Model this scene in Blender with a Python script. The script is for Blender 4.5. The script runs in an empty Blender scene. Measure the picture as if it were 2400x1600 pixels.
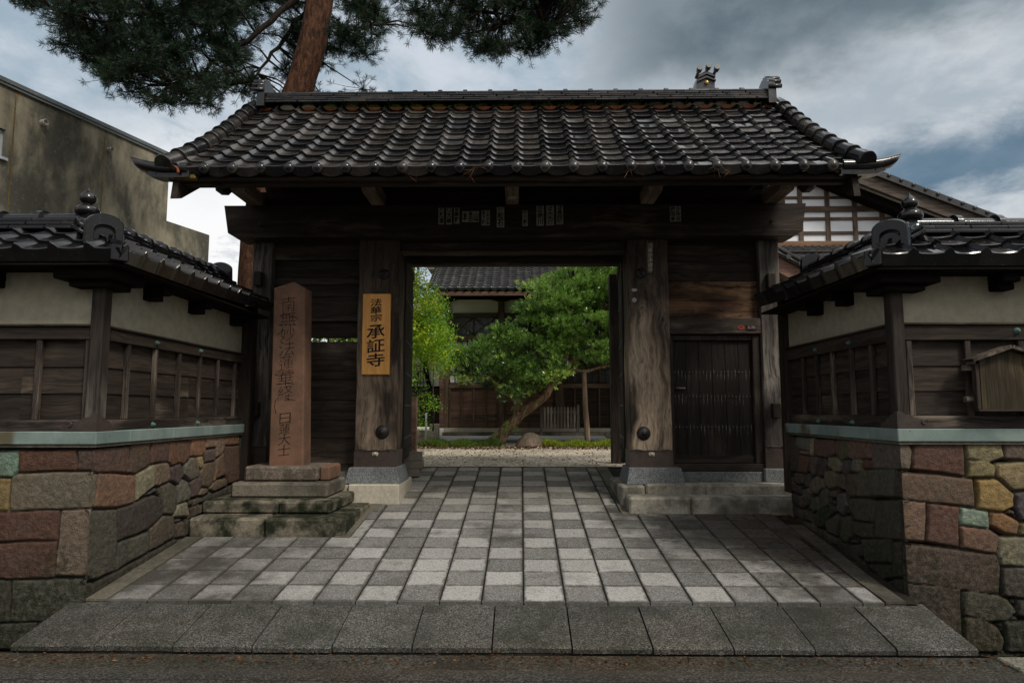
import bpy, math, random
import numpy as np
from mathutils import Vector, Matrix
random.seed(7)
RNG = np.random.default_rng(11)
SC = bpy.context.scene
COL = SC.collection

# ---------------------------------------------------------------- camera
F, PITCH, YAW, EYE = 1600.0, math.atan(.1006), .0138, 1.56
cam = bpy.data.cameras.new('camera')
cam.sensor_width = 36; cam.lens = 24; cam.clip_start = .05; cam.clip_end = 3000
camo = bpy.data.objects.new('camera', cam); COL.objects.link(camo)
camo.location = (0, 0, EYE)
camo.rotation_euler = (math.pi/2 + PITCH, 0, YAW)
SC.camera = camo

def ray(u, v):
    a = (u-1200)/F; b = (800-v)/F
    X = a; Y = math.cos(PITCH)-b*math.sin(PITCH); Z = math.sin(PITCH)+b*math.cos(PITCH)
    return (X*math.cos(YAW)-Y*math.sin(YAW), X*math.sin(YAW)+Y*math.cos(YAW), Z)
def PY(u, v, Y):
    d = ray(u, v); s = Y/d[1]; return (d[0]*s, Y, EYE+d[2]*s)
def PX(u, v, X):
    d = ray(u, v); s = X/d[0]; return (X, d[1]*s, EYE+d[2]*s)
def zy(v, Y, u=1200): return PY(u, v, Y)[2]
def xy(u, Y, v=900): return PY(u, v, Y)[0]

# ---------------------------------------------------------------- light and sky
SUN = Vector((.56, -.60, .98)).normalized()
sun = bpy.data.lights.new('sun', 'SUN'); sun.energy = 2.5; sun.angle = math.radians(12); sun.color = (1, .94, .85)
suno = bpy.data.objects.new('sun', sun); COL.objects.link(suno)
suno.rotation_euler = SUN.to_track_quat('Z', 'Y').to_euler()
SC.view_settings.view_transform = 'Standard'
SC.view_settings.look = 'None'
SC.view_settings.exposure = 0.0
SC.view_settings.gamma = 1.0
SC.view_settings.use_curve_mapping = False

class NT:
    """small node helper"""
    def __init__(s, nt): s.nt = nt; s.n = nt.nodes; s.l = nt.links
    def new(s, t, **kw):
        x = s.n.new(t)
        for k, v in kw.items():
            if k == 'ins':
                for i, val in v.items():
                    if isinstance(val, bpy.types.NodeSocket): s.l.new(val, x.inputs[i])
                    else: x.inputs[i].default_value = val
            else: setattr(x, k, v)
        return x
    def math(s, op, a, b=None, c=None, clamp=False):
        x = s.n.new('ShaderNodeMath'); x.operation = op; x.use_clamp = clamp
        for i, val in enumerate((a, b, c)):
            if val is None: continue
            if isinstance(val, bpy.types.NodeSocket): s.l.new(val, x.inputs[i])
            else: x.inputs[i].default_value = val
        return x.outputs[0]
    def mix(s, fac, a, b, blend='MIX'):
        x = s.n.new('ShaderNodeMix'); x.data_type = 'RGBA'; x.blend_type = blend
        for i, val in ((0, fac), (6, a), (7, b)):
            if isinstance(val, bpy.types.NodeSocket): s.l.new(val, x.inputs[i])
            elif i == 0: x.inputs[0].default_value = val
            else: x.inputs[i].default_value = (*val[:3], 1)
        return x.outputs[2]
    def noise(s, vec, scale, detail=4, rough=.55, dist=0, w=None):
        x = s.n.new('ShaderNodeTexNoise'); x.inputs['Scale'].default_value = scale
        x.inputs['Detail'].default_value = detail; x.inputs['Roughness'].default_value = rough
        x.inputs['Distortion'].default_value = dist
        if w is not None:
            x.noise_dimensions = '4D'; s.l.new(w, x.inputs['W'])
        if vec is not None: s.l.new(vec, x.inputs['Vector'])
        return x.outputs['Fac']
    def ramp(s, fac, lo, hi):
        x = s.n.new('ShaderNodeMapRange'); x.interpolation_type = 'SMOOTHSTEP'
        s.l.new(fac, x.inputs[0]); x.inputs[1].default_value = lo; x.inputs[2].default_value = hi
        return x.outputs[0]
    def scale(s, vec, sc):
        x = s.n.new('ShaderNodeVectorMath'); x.operation = 'MULTIPLY'
        s.l.new(vec, x.inputs[0]); x.inputs[1].default_value = sc
        return x.outputs[0]
    def vadd(s, a, b):
        x = s.n.new('ShaderNodeVectorMath'); x.operation = 'ADD'
        s.l.new(a, x.inputs[0])
        if isinstance(b, bpy.types.NodeSocket): s.l.new(b, x.inputs[1])
        else: x.inputs[1].default_value = b
        return x.outputs[0]

world = bpy.data.worlds.new('World'); SC.world = world; world.use_nodes = True
w = NT(world.node_tree); w.n.clear()
sky = w.new('ShaderNodeTexSky', sky_type='NISHITA', sun_disc=False)
sky.sun_elevation = math.asin(SUN.z); sky.sun_rotation = math.atan2(SUN.x, SUN.y)
dirv = w.new('ShaderNodeTexCoord').outputs['Generated']
sep = w.new('ShaderNodeSeparateXYZ', ins={0: dirv})
dz = w.math('MAXIMUM', sep.outputs[2], 0.0)
den = w.math('ADD', dz, .28)
px = w.math('DIVIDE', sep.outputs[0], den); py = w.math('DIVIDE', sep.outputs[1], den)
plane = w.new('ShaderNodeCombineXYZ', ins={0: px, 1: py}).outputs[0]
n1 = w.noise(plane, 1.6, 8, .58, .25)
n2 = w.noise(w.vadd(plane, (3.1, 7.7, 0)), 4.2, 8, .62, .15)
cl = w.math('ADD', w.math('MULTIPLY', n1, .72), w.math('MULTIPLY', n2, .28))
deg = 57.2958
az = w.math('MULTIPLY', w.math('ARCTAN2', sep.outputs[0], sep.outputs[1]), deg)
el = w.math('MULTIPLY', w.math('ARCSINE', sep.outputs[2]), deg)
n3 = w.noise(w.vadd(plane, (9.1, 1.7, 0)), 8.5, 8, .62, .3)
elw = w.math('ADD', el, w.math('MULTIPLY', w.math('SUBTRACT', cl, .5), 22.0))
azw = w.math('ADD', az, w.math('MULTIPLY', w.math('SUBTRACT', n2, .5), 16.0))
mul = lambda a, b: w.math('MULTIPLY', a, b)
cover = w.ramp(w.math('ADD', mul(cl, .7), mul(n3, .3)), .42, .60)
base = w.mix(cover, (.36, .46, .55), (.65, .71, .78))
# sunlit break low on the left
g1 = w.math('SUBTRACT', azw, -24.0); g2 = w.math('SUBTRACT', elw, 11.0)
gd = w.math('SQRT', w.math('ADD', mul(mul(g1, g1), .55), mul(g2, g2)))
gl = w.ramp(gd, 14.0, 5.0)
base = w.mix(gl, base, w.mix(w.ramp(n3, .34, .46), (.74, .77, .80), (1.02, 1.02, 1.02)))
# right half: pale band, dark cloud above, clear blue gap below
rt = w.ramp(azw, 0, 14)
base = w.mix(mul(rt, .85), base, w.mix(w.ramp(n2, .38, .62), (.44, .50, .55), (.66, .69, .72)))
td = mul(w.ramp(elw, 22.5, 26.5), w.ramp(azw, 1, 14))
base = w.mix(td, base, w.mix(w.ramp(n2, .36, .66), (.125, .17, .20), (.235, .285, .32)))
td2 = mul(w.ramp(azw, 25, 38), w.ramp(elw, 22.5, 27))
base = w.mix(mul(td2, .75), base, w.mix(w.ramp(n3, .4, .62), (.085, .145, .165), (.16, .225, .25)))
bl_ = mul(mul(w.ramp(w.math('ADD', el, mul(w.math('SUBTRACT', n2, .5), 5.0)), 20.6, 17.6), w.ramp(azw, 17, 24)), w.ramp(w.math('ADD', el, mul(w.math('SUBTRACT', n3, .5), 5.0)), 14.0, 16.2))
base = w.mix(bl_, base, w.mix(w.ramp(n2, .35, .7), (.115, .195, .275), (.20, .28, .36)))
# sky above the frame: bright to the right of the gate, duller to the left
hi = w.ramp(el, 37, 50)
hic = w.mix(w.ramp(az, 3, 34), (.17, .19, .21), w.mix(w.ramp(n1, .4, .62), (1.3, 1.32, 1.35), (2.7, 2.7, 2.65)))
base = w.mix(hi, base, hic)
# overcast behind the viewer, brightest high up to the right, cut low by the far side of the street
back = w.ramp(sep.outputs[1], .10, -.35)
bc = w.mix(w.ramp(sep.outputs[0], -.7, .6), (.75, .78, .83), (1.45, 1.42, 1.38))
bc = w.mix(w.ramp(el, 6, 34), (.42, .43, .44), bc)
base = w.mix(back, base, bc)
bg1 = w.new('ShaderNodeBackground', ins={0: sky.outputs[0], 1: .06})
bg2 = w.new('ShaderNodeBackground', ins={0: base, 1: 1.0})
mx = w.new('ShaderNodeMixShader', ins={0: .94}); w.l.new(bg1.outputs[0], mx.inputs[1]); w.l.new(bg2.outputs[0], mx.inputs[2])
w.l.new(mx.outputs[0], w.new('ShaderNodeOutputWorld').inputs[0])

# ---------------------------------------------------------------- materials
def newmat(name):
    m = bpy.data.materials.new(name); m.use_nodes = True
    k = NT(m.node_tree); k.n.clear()
    out = k.new('ShaderNodeOutputMaterial'); b = k.new('ShaderNodeBsdfPrincipled')
    k.l.new(b.outputs[0], out.inputs[0])
    return m, k, b
def setc(k, b, c, rough=.7, spec=.3):
    if isinstance(c, bpy.types.NodeSocket): k.l.new(c, b.inputs['Base Color'])
    else: b.inputs['Base Color'].default_value = (*c[:3], 1)
    if isinstance(rough, bpy.types.NodeSocket): k.l.new(rough, b.inputs['Roughness'])
    else: b.inputs['Roughness'].default_value = rough
    b.inputs['Specular IOR Level'].default_value = spec
def bump(k, b, h, strength=.5, dist=.01):
    x = k.new('ShaderNodeBump', ins={'Height': h, 'Strength': strength, 'Distance': dist})
    k.l.new(x.outputs[0], b.inputs['Normal'])
def objc(k): return k.new('ShaderNodeTexCoord').outputs['Object']
def attr(k, n, out='Fac'): return k.new('ShaderNodeAttribute', attribute_name=n).outputs[out]
def srgb(r, g, b, gain=1.0):
    f = lambda c: ((c/255+.055)/1.055)**2.4 if c > 10 else c/255/12.92
    return (f(r)*gain, f(g)*gain, f(b)*gain)

def wood(name, axis, dark, mid, light, patch=(.5, .72), swirl=.03, grain=22, lightness=1.0, rough=.72, spec=.18, foot=None, gsoft=.0, scar=None):
    m, k, b = newmat(name)
    co = objc(k); t = attr(k, 'tint')
    wv = k.new('ShaderNodeTexNoise', ins={'Vector': co, 'Scale': 2.2, 'Detail': 2.0})
    wv.noise_dimensions = '4D'; k.l.new(k.math('MULTIPLY', t, 9.0), wv.inputs['W'])
    c2 = k.new('ShaderNodeVectorMath', operation='MULTIPLY_ADD', ins={0: wv.outputs['Color'], 1: (swirl*4,)*3, 2: co}).outputs[0]
    sc = [grain]*3; sc['xyz'.index(axis)] = .7
    w_ = k.math('MULTIPLY', t, 13.0)
    g1 = k.noise(k.scale(c2, sc), 1.0, 5, .62, 0, w_)
    sc2 = [v*4 for v in sc]; sc2['xyz'.index(axis)] = 2.2
    g2 = k.noise(k.scale(c2, sc2), 1.0, 3, .6)
    sc3 = [3.2]*3; sc3['xyz'.index(axis)] = 1.1
    p = k.noise(k.scale(c2, sc3), 1.0, 3, .55, 0, w_)
    gm = k.math('ADD', k.math('MULTIPLY', g1, .65), k.math('MULTIPLY', g2, .35))
    col = k.mix(k.ramp(gm, .36, .64), dark, mid)
    pm = k.math('MULTIPLY', k.ramp(p, *patch), k.math('ADD', gsoft, k.math('MULTIPLY', k.ramp(gm, .36, .60), 1-gsoft)))
    if foot:                                        # rain-washed towards the foot
        zz_ = k.new('ShaderNodeSeparateXYZ', ins={0: co}).outputs[2]
        pm = k.math('MULTIPLY', pm, k.ramp(k.math('ADD', zz_, k.math('MULTIPLY', k.math('SUBTRACT', p, .5), 1.2)), *foot))
    col = k.mix(pm, col, light)
    if scar:                                        # one large bleached burl scar with curling grain
        s3 = k.new('ShaderNodeSeparateXYZ', ins={0: c2})
        zc = k.math('SUBTRACT', s3.outputs[2], scar[2])
        xc = k.math('SUBTRACT', k.math('SUBTRACT', s3.outputs[0], scar[0]), k.math('MULTIPLY', k.math('SINE', k.math('MULTIPLY', zc, 4.2)), .055))
        e_ = k.math('ADD', k.math('POWER', k.math('DIVIDE', xc, scar[3]), 2.0), k.math('POWER', k.math('DIVIDE', zc, scar[4]), 2.0))
        rings = k.noise(k.scale(k.new('ShaderNodeCombineXYZ', ins={0: e_, 1: xc, 2: zc}).outputs[0], (16, 5, 1.5)), 1.0, 4, .6)
        col = k.mix(k.math('MULTIPLY', k.ramp(e_, 1.0, .25), k.math('MULTIPLY', k.math('ADD', .2, k.math('MULTIPLY', k.ramp(rings, .36, .62), .5)), k.ramp(k.math('ADD', gm, k.math('MULTIPLY', p, .5)), .55, .85))), col, (.36, .285, .205))
    tv = k.math('MULTIPLY', k.math('ADD', .62, k.math('MULTIPLY', t, .76)), lightness)
    tc = k.new('ShaderNodeCombineXYZ', ins={0: tv, 1: tv, 2: tv}).outputs[0]
    col = k.mix(1.0, col, tc, 'MULTIPLY')
    setc(k, b, col, rough, spec)
    bump(k, b, gm, .55, .012)
    return m

WD, WM, WL = (.0130, .0100, .0076), (.041, .0300, .0220), (.165, .128, .094)
M = {}
for ax in 'xyz':
    M['wood_'+ax] = wood('aged_wood_'+ax, ax, WD, WM, WL, (.54, .82))
    M['grey_'+ax] = wood('weathered_wood_'+ax, ax, (.013, .0105, .0085), (.042, .032, .025), (.20, .16, .125), (.44, .74))
M['post'] = wood('post_wood', 'z', (.014, .0105, .0078), (.056, .041, .029), (.33, .245, .17), (.33, .58), .045, 20, foot=(2.8, .9), gsoft=.25)
M['post2'] = wood('post_wood_swirled', 'z', (.014, .0105, .0078), (.056, .041, .029), (.33, .25, .175), (.33, .58), .06, 20, foot=(2.8, .9), gsoft=.25, scar=(1.575, -.0, 1.70, .15, .62))
M['cornerpost'] = wood('corner_post_wood', 'z', (.010, .008, .0065), (.034, .026, .020), (.22, .195, .165), (.38, .64), .02, 26, foot=(1.95, 1.40), gsoft=.2)
M['warm'] = wood('warm_plank_wood', 'x', (.012, .007, .0045), (.075, .036, .018), (.20, .115, .06), (.42, .66), .06, 20)
M['sidepost'] = wood('side_post_wood', 'z', (.02, .017, .014), (.07, .06, .052), (.22, .195, .165), (.4, .7), .03, 26)
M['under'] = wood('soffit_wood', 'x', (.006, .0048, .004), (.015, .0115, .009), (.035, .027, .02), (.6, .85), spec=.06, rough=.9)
M['arm'] = wood('bracket_wood', 'y', (.08, .06, .045), (.19, .148, .112), (.32, .25, .19), (.45, .7), .02, 30)
M['orange'] = wood('zelkova_board', 'z', (.58, .26, .055), (.80, .40, .10), (.88, .50, .15), (.5, .75), .02, 34, 1.0, .45, .35)
M['red_x'] = wood('red_brown_wood', 'x', (.085, .050, .037), (.17, .098, .072), (.22, .15, .115), (.55, .8))
M['pole'] = wood('pale_pole_wood', 'z', (.13, .09, .06), (.28, .20, .14), (.42, .33, .24), (.4, .7))
M['picket'] = wood('picket_wood', 'z', (.07, .06, .048), (.17, .15, .12), (.3, .27, .23), (.4, .7))
M['hall_x'] = wood('hall_timber_x', 'x', (.05, .034, .024), (.13, .09, .062), (.22, .16, .11), (.5, .75))
M['hall_z'] = wood('hall_timber_z', 'z', (.05, .034, .024), (.13, .09, .062), (.22, .16, .11), (.5, .75))

def tile_mat(name, base, rlo, rhi, dust):
    m, k, b = newmat(name)
    co = objc(k)
    n = k.noise(co, 7, 4, .6); n2_ = k.noise(co, 60, 3, .6)
    t = attr(k, 'tint')
    dm = k.math('MULTIPLY', k.ramp(k.math('ADD', k.math('MULTIPLY', n, .6), k.math('MULTIPLY', t, .4)), .42, .72), dust)
    col = k.mix(dm, base, (.055, .047, .038))
    col = k.mix(k.math('MULTIPLY', k.ramp(n2_, .62, .75), .35), col, (.12, .105, .085))
    r = k.new('ShaderNodeMapRange', ins={0: k.math('ADD', k.math('MULTIPLY', n, .55), k.math('MULTIPLY', n2_, .45)), 1: .35, 2: .68, 3: rlo, 4: rhi}).outputs[0]
    r = k.math('ADD', r, k.math('MULTIPLY', k.math('POWER', t, 4.0), .22))
    setc(k, b, col, r, .5)
    bump(k, b, k.math('ADD', n, k.math('MULTIPLY', n2_, .35)), .12, .01)
    return m
M['tile'] = tile_mat('glazed_black_tile', (.0075, .0072, .0072), .10, .30, .85)
M['tile2'] = tile_mat('wet_black_tile', (.0045, .0047, .0052), .07, .22, .2)
M['tile3'] = tile_mat('grey_black_tile', (.028, .029, .030), .22, .45, .8)

def simple(name, c, rough=.7, spec=.3, nscale=20, var=.25, bstr=.2, metal=0.0):
    m, k, b = newmat(name)
    co = objc(k); n = k.noise(co, nscale, 5, .6)
    n_ = k.noise(co, nscale*.12, 3, .5)
    f = k.math('ADD', k.math('MULTIPLY', n, .5), k.math('MULTIPLY', n_, .5))
    col = k.mix(k.ramp(f, .3, .7), tuple(v*(1-var) for v in c), tuple(min(1, v*(1+var)) for v in c))
    setc(k, b, col, rough, spec); b.inputs['Metallic'].default_value = metal
    bump(k, b, n, bstr, .006)
    return m
M['plaster'] = simple('ochre_plaster', (.31, .285, .21), .92, .12, 130, .15, .6)
M['white'] = simple('white_plaster', (.76, .78, .80), .85, .2, 60, .05, .1)
M['hallplaster'] = simple('garden_plaster', (.84, .81, .72), .88, .2, 60, .06, .1)
M['void'] = simple('dark_gap', (.006, .0055, .005), .95, .05)
M['copper'] = simple('brown_copper', (.040, .026, .019), .5, .5, 16, .5, .12)
M['copperdark'] = simple('dark_iron', (.013, .0105, .010), .5, .4, 30, .5, .25)
M['verdigris'] = simple('verdigris', (.06, .12, .10), .7, .3, 40, .5, .2)
M['terra'] = simple('terracotta', (.25, .085, .036), .8, .2, 40, .45, .2)
M['mud'] = simple('roof_clay', (.17, .115, .04), .9, .1, 30, .4, .3)
M['paper'] = simple('faded_paper', (.30, .28, .23), .9, .1, 50, .3, .05)
M['ink'] = simple('ink', (.008, .008, .008), .6, .2)
M['ivory'] = simple('ivory_paint', (.5, .47, .36), .7, .3)
M['gold'] = simple('gold_leaf', (.50, .31, .06), .35, .5, 20, .2, .05, .6)
M['silver'] = simple('silver_sticker', (.26, .28, .30), .4, .5)
M['glass'] = simple('window_glass', (.05, .06, .07), .12, .5, 3, .3, .02)
M['paperlit'] = simple('shoji_paper', (.5, .52, .52), .8, .2)
M['whitemetal'] = simple('window_metal', (.45, .5, .52), .5, .4)
M['greymetal'] = simple('coping_metal', (.12, .135, .135), .45, .5)
M['rock'] = simple('garden_rock', (.12, .092, .07), .9, .2, 12, .4, .8)
M['block'] = simple('concrete_block', (.21, .185, .145), .92, .15, 60, .25, .5)
M['pot'] = simple('stoneware', (.4, .38, .36), .6, .3)
M['redplate'] = simple('red_enamel', (.26, .055, .03), .35, .5)
M['brownplate'] = simple('brown_enamel', (.045, .017, .012), .35, .5)
M['twine'] = simple('green_twine', (.03, .10, .07), .8, .2)

def concrete(name, c, speck=.25, moss=0.0, sscale=90, dark=.5, stain=1.6, wet=0.0, brown=0.0):
    m, k, b = newmat(name)
    co = objc(k); t = attr(k, 'tint')
    v = k.new('ShaderNodeTexVoronoi', ins={'Vector': co, 'Scale': sscale}); vc = v.outputs['Color']
    sv = k.new('ShaderNodeSeparateColor', ins={0: vc}).outputs[0]
    n = k.noise(co, stain, 6, .62); n2_ = k.noise(co, 26, 4, .65)
    col = k.mix(k.ramp(n2_, .3, .7), tuple(x*.82 for x in c), tuple(x*1.14 for x in c))
    col = k.mix(k.math('MULTIPLY', k.ramp(sv, .55, 1.0), speck), col, tuple(min(1, x*1.9+.05) for x in c))
    col = k.mix(k.math('MULTIPLY', k.ramp(sv, .35, .0), speck*1.4), col, tuple(x*.3 for x in c))
    st = k.math('MULTIPLY', k.ramp(n, .45, .70), dark)
    col = k.mix(st, col, tuple(x*.38 for x in c))
    tv = k.math('ADD', .6, k.math('MULTIPLY', t, .8))
    col = k.mix(1.0, col, k.new('ShaderNodeCombineXYZ', ins={0: tv, 1: tv, 2: tv}).outputs[0], 'MULTIPLY')
    if brown:
        bn = k.ramp(k.noise(k.scale(co, (.5, 1.6, 1)), 1.1, 4, .6), .42, .66)
        col = k.mix(k.math('MULTIPLY', bn, brown), col, k.mix(1.0, col, (1.15, .80, .50), 'MULTIPLY'))
    if moss:
        mn = k.noise(co, 3.4, 6, .7)
        mm = k.math('MULTIPLY', k.ramp(mn, .47-.12*moss, .68-.06*moss), min(1, moss))
        mc = k.mix(k.ramp(k.noise(co, 70, 3, .6), .35, .7), (.005, .0065, .003), (.019, .025, .008))
        col = k.mix(mm, col, mc)
    setc(k, b, col, .85 if not wet else k.new('ShaderNodeMapRange', ins={0: n, 1: .35, 2: .7, 3: .85, 4: .85-wet}).outputs[0], .25)
    bump(k, b, k.math('ADD', k.math('MULTIPLY', sv, .5), n2_), .45, .006)
    return m
M['step'] = concrete('step_concrete', (.27, .245, .195), .2, .6, 140, .85)
M['stepmoss'] = concrete('mossy_step', (.20, .172, .128), .2, 1.2, 140, .8)
M['slabstone'] = concrete('grey_slab_stone', (.17, .15, .115), .25, .45, 120, .7, 3)
M['plinth'] = concrete('pale_plinth', (.46, .42, .33), .08, 0, 160, .35)
M['granite'] = concrete('blue_grey_granite', (.125, .132, .132), .75, .15, 170, .45)
M['curb'] = concrete('curb_stone', (.115, .103, .078), .25, .35, 120, .75, 2.2)
M['steledark'] = concrete('lichen_stone', (.15, .12, .092), .35, .3, 60, .75, 5)
M['coping'] = None

def stone_mat():
    m, k, b = newmat('wall_stone')
    co = objc(k)
    c = attr(k, 'scol', 'Color')
    n = k.noise(co, 26, 6, .7); n2_ = k.noise(co, 110, 3, .6); n3 = k.noise(co, 2.6, 5, .6)
    col = k.mix(k.math('MULTIPLY', k.ramp(n, .36, .66), .7), k.mix(1.0, c, (1.25, 1.22, 1.16), 'MULTIPLY'), k.mix(1.0, c, (.48, .49, .47), 'MULTIPLY'))
    hv = k.noise(co, 5.5, 4, .6); hw = k.noise(co, 3.1, 3, .5)
    col = k.mix(k.math('MULTIPLY', k.ramp(hv, .42, .68), .55), col, k.mix(.55, col, (.085, .075, .06)))
    col = k.mix(k.math('MULTIPLY', k.ramp(hw, .48, .68), .35), col, k.mix(1.0, col, (1.25, 1.1, .9), 'MULTIPLY'))
    lich = k.math('MULTIPLY', k.ramp(k.noise(co, 7, 5, .7), .60, .70), k.ramp(n2_, .45, .62))
    col = k.mix(k.math('MULTIPLY', lich, .5), col, (.24, .22, .17))
    col = k.mix(k.math('MULTIPLY', k.ramp(n2_, .60, .74), .45), col, k.mix(.5, c, (.45, .40, .33)))
    z = k.new('ShaderNodeSeparateXYZ', ins={0: co}).outputs[2]
    low = k.ramp(k.math('ADD', z, k.math('MULTIPLY', k.math('SUBTRACT', n3, .5), 1.3)), .62, .02)
    mosc = k.mix(k.ramp(n2_, .4, .7), (.010, .012, .007), (.045, .05, .022))
    col = k.mix(k.math('MULTIPLY', low, k.ramp(n, .36, .62)), col, mosc)
    setc(k, b, col, .92, .2)
    bump(k, b, k.math('ADD', n, k.math('MULTIPLY', n2_, .7)), 1.0, .016)
    return m
M['stone'] = stone_mat()

def teal_coping():
    m, k, b = newmat('green_tuff')
    co = objc(k); n = k.noise(co, 3.2, 5, .6); n2_ = k.noise(co, 45, 4, .6); n3 = k.noise(co, 2.1, 2, .5)
    col = k.mix(k.ramp(n, .35, .65), (.135, .18, .165), (.20, .25, .225))
    col = k.mix(k.ramp(n2_, .66, .72), col, (.05, .055, .05))
    col = k.mix(k.math('MULTIPLY', k.ramp(n3, .60, .70), .85), col, (.075, .052, .018))
    setc(k, b, col, .85, .2); bump(k, b, n2_, .25, .005)
    return m
M['coping'] = teal_coping()

def stele_mat():
    m, k, b = newmat('red_stele_stone')
    co = objc(k); n = k.noise(co, 120, 3, .65); n2_ = k.noise(co, 3.2, 4, .6); n3 = k.noise(co, 260, 2, .6)
    col = k.mix(k.ramp(n2_, .32, .66), (.235, .125, .078), (.125, .074, .050))
    col = k.mix(k.math('MULTIPLY', k.ramp(n, .56, .72), .55), col, (.36, .235, .15))
    col = k.mix(k.math('MULTIPLY', k.ramp(n3, .42, .3), .6), col, (.05, .032, .024))
    setc(k, b, col, .85, .25); bump(k, b, k.math('ADD', n, k.math('MULTIPLY', n3, .8)), .9, .012)
    return m
M['stele'] = stele_mat()
M['engrave'] = simple('engraved_groove', (.030, .017, .012), .95, .1, 60, .4, .3)

def paver_mat():
    m, k, b = newmat('paving_tile')
    co = objc(k); t = attr(k, 'tint')
    v = k.new('ShaderNodeTexVoronoi', ins={'Vector': co, 'Scale': 150.0})
    sv = k.new('ShaderNodeSeparateColor', ins={0: v.outputs['Color']}).outputs[0]
    n = k.noise(co, 1.5, 5, .6); n2_ = k.noise(co, 7, 5, .65)
    x = k.new('ShaderNodeSeparateXYZ', ins={0: co}).outputs[0]
    y = k.new('ShaderNodeSeparateXYZ', ins={0: co}).outputs[1]
    col = k.mix(t, (.078, .076, .068), (.345, .335, .31))
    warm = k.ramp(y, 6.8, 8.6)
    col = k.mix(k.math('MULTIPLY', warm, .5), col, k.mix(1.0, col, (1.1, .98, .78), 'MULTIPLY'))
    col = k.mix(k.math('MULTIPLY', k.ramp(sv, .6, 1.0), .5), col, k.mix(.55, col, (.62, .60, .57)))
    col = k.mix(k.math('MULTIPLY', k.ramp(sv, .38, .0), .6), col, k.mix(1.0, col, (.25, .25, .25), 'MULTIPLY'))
    # grime, also by the steps, plus the right wall's corner shadow painted in
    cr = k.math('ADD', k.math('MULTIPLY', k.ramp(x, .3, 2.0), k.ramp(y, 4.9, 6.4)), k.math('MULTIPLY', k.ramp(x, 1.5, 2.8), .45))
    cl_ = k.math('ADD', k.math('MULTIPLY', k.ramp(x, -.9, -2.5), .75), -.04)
    dirt_shade = k.math('ADD', k.math('ADD', k.math('MULTIPLY', k.ramp(n, .46, .74), .9), k.math('MULTIPLY', cr, 1.15)), k.math('ADD', cl_, k.math('MULTIPLY', k.math('SUBTRACT', n2_, .60), 1.3)), clamp=True)
    col = k.mix(k.math('MULTIPLY', dirt_shade, .86), col, (.032, .029, .022))
    fx = k.math('FRACT', k.math('DIVIDE', k.math('SUBTRACT', x, .012-29.85), .2985)); fy = k.math('FRACT', k.math('DIVIDE', k.math('SUBTRACT', y, 5.0-29.65), .2965))
    ed = k.math('MINIMUM', k.math('MINIMUM', fx, k.math('SUBTRACT', 1.0, fx)), k.math('MINIMUM', fy, k.math('SUBTRACT', 1.0, fy)))
    ed = k.math('ADD', ed, k.math('MULTIPLY', k.math('SUBTRACT', k.noise(co, 9, 4, .65), .56), .22))
    col = k.mix(k.math('MULTIPLY', k.ramp(ed, .085, .0), .72), col, (.036, .034, .027))
    setc(k, b, col, .86, .25)
    bump(k, b, sv, .3, .004)
    return m
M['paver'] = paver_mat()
M['grout'] = simple('paving_grout', (.020, .018, .014), .95, .1, 30, .4, .4)
M['slab'] = concrete('exposed_aggregate', (.052, .050, .042), 1.0, .5, 165, .75, 1.1, 0, .15)
M['asphalt'] = concrete('asphalt', (.032, .030, .026), .8, .12, 110, .5, .7, .15, .6)
def seams(m):
    k = NT(m.node_tree); b = [n for n in k.n if n.type == 'BSDF_PRINCIPLED'][0]; src = b.inputs['Base Color'].links[0].from_socket
    co = objc(k); yy = k.new('ShaderNodeSeparateXYZ', ins={0: co}).outputs[1]
    wob = k.math('MULTIPLY', k.math('SUBTRACT', k.noise(k.scale(co, (1, .2, 1)), 3.0, 6, .7), .5), .09)
    y2 = k.math('ADD', yy, wob)
    for y0_, wd in ((4.03, .010), (3.86, .014)):
        d = k.math('ABSOLUTE', k.math('SUBTRACT', y2, y0_)); src = k.mix(k.math('MULTIPLY', k.ramp(d, wd, .0), .8), src, (.008, .008, .007))
    src = k.mix(k.math('MULTIPLY', k.ramp(y2, 4.05, 4.2), .45), src, (.045, .036, .024))
    k.l.new(src, b.inputs['Base Color'])
seams(M['asphalt'])
M['gutter'] = concrete('gutter_concrete', (.15, .14, .11), .4, .3, 90, .6)
M['gutterdark'] = concrete('stained_gutter', (.042, .037, .027), .7, .4, 90, .7, 1.6, 0, .6)
M['gravel'] = concrete('yard_gravel', (.36, .31, .235), .9, 0, 34, .5, .9)
M['soil'] = simple('bare_soil', (.09, .062, .042), .95, .1, 12, .4, .8)

def stained_wall():
    m, k, b = newmat('stained_concrete')
    co = objc(k); n = k.noise(k.scale(co, (1, 1, .6)), .9, 6, .62, .4); n2_ = k.noise(co, 14, 4, .6)
    n3 = k.noise(k.scale(co, (1, 1, .25)), 3.2, 5, .6)
    f = k.math('ADD', k.math('MULTIPLY', n, .65), k.math('MULTIPLY', n3, .35))
    col = k.mix(k.ramp(f, .40, .60), (.085, .082, .064), (.34, .30, .215))
    col = k.mix(k.math('MULTIPLY', k.ramp(n2_, .55, .7), .3), col, (.30, .27, .2))
    setc(k, b, col, .9, .2); bump(k, b, n2_, .3, .02)
    return m
M['oldwall'] = stained_wall()

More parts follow.
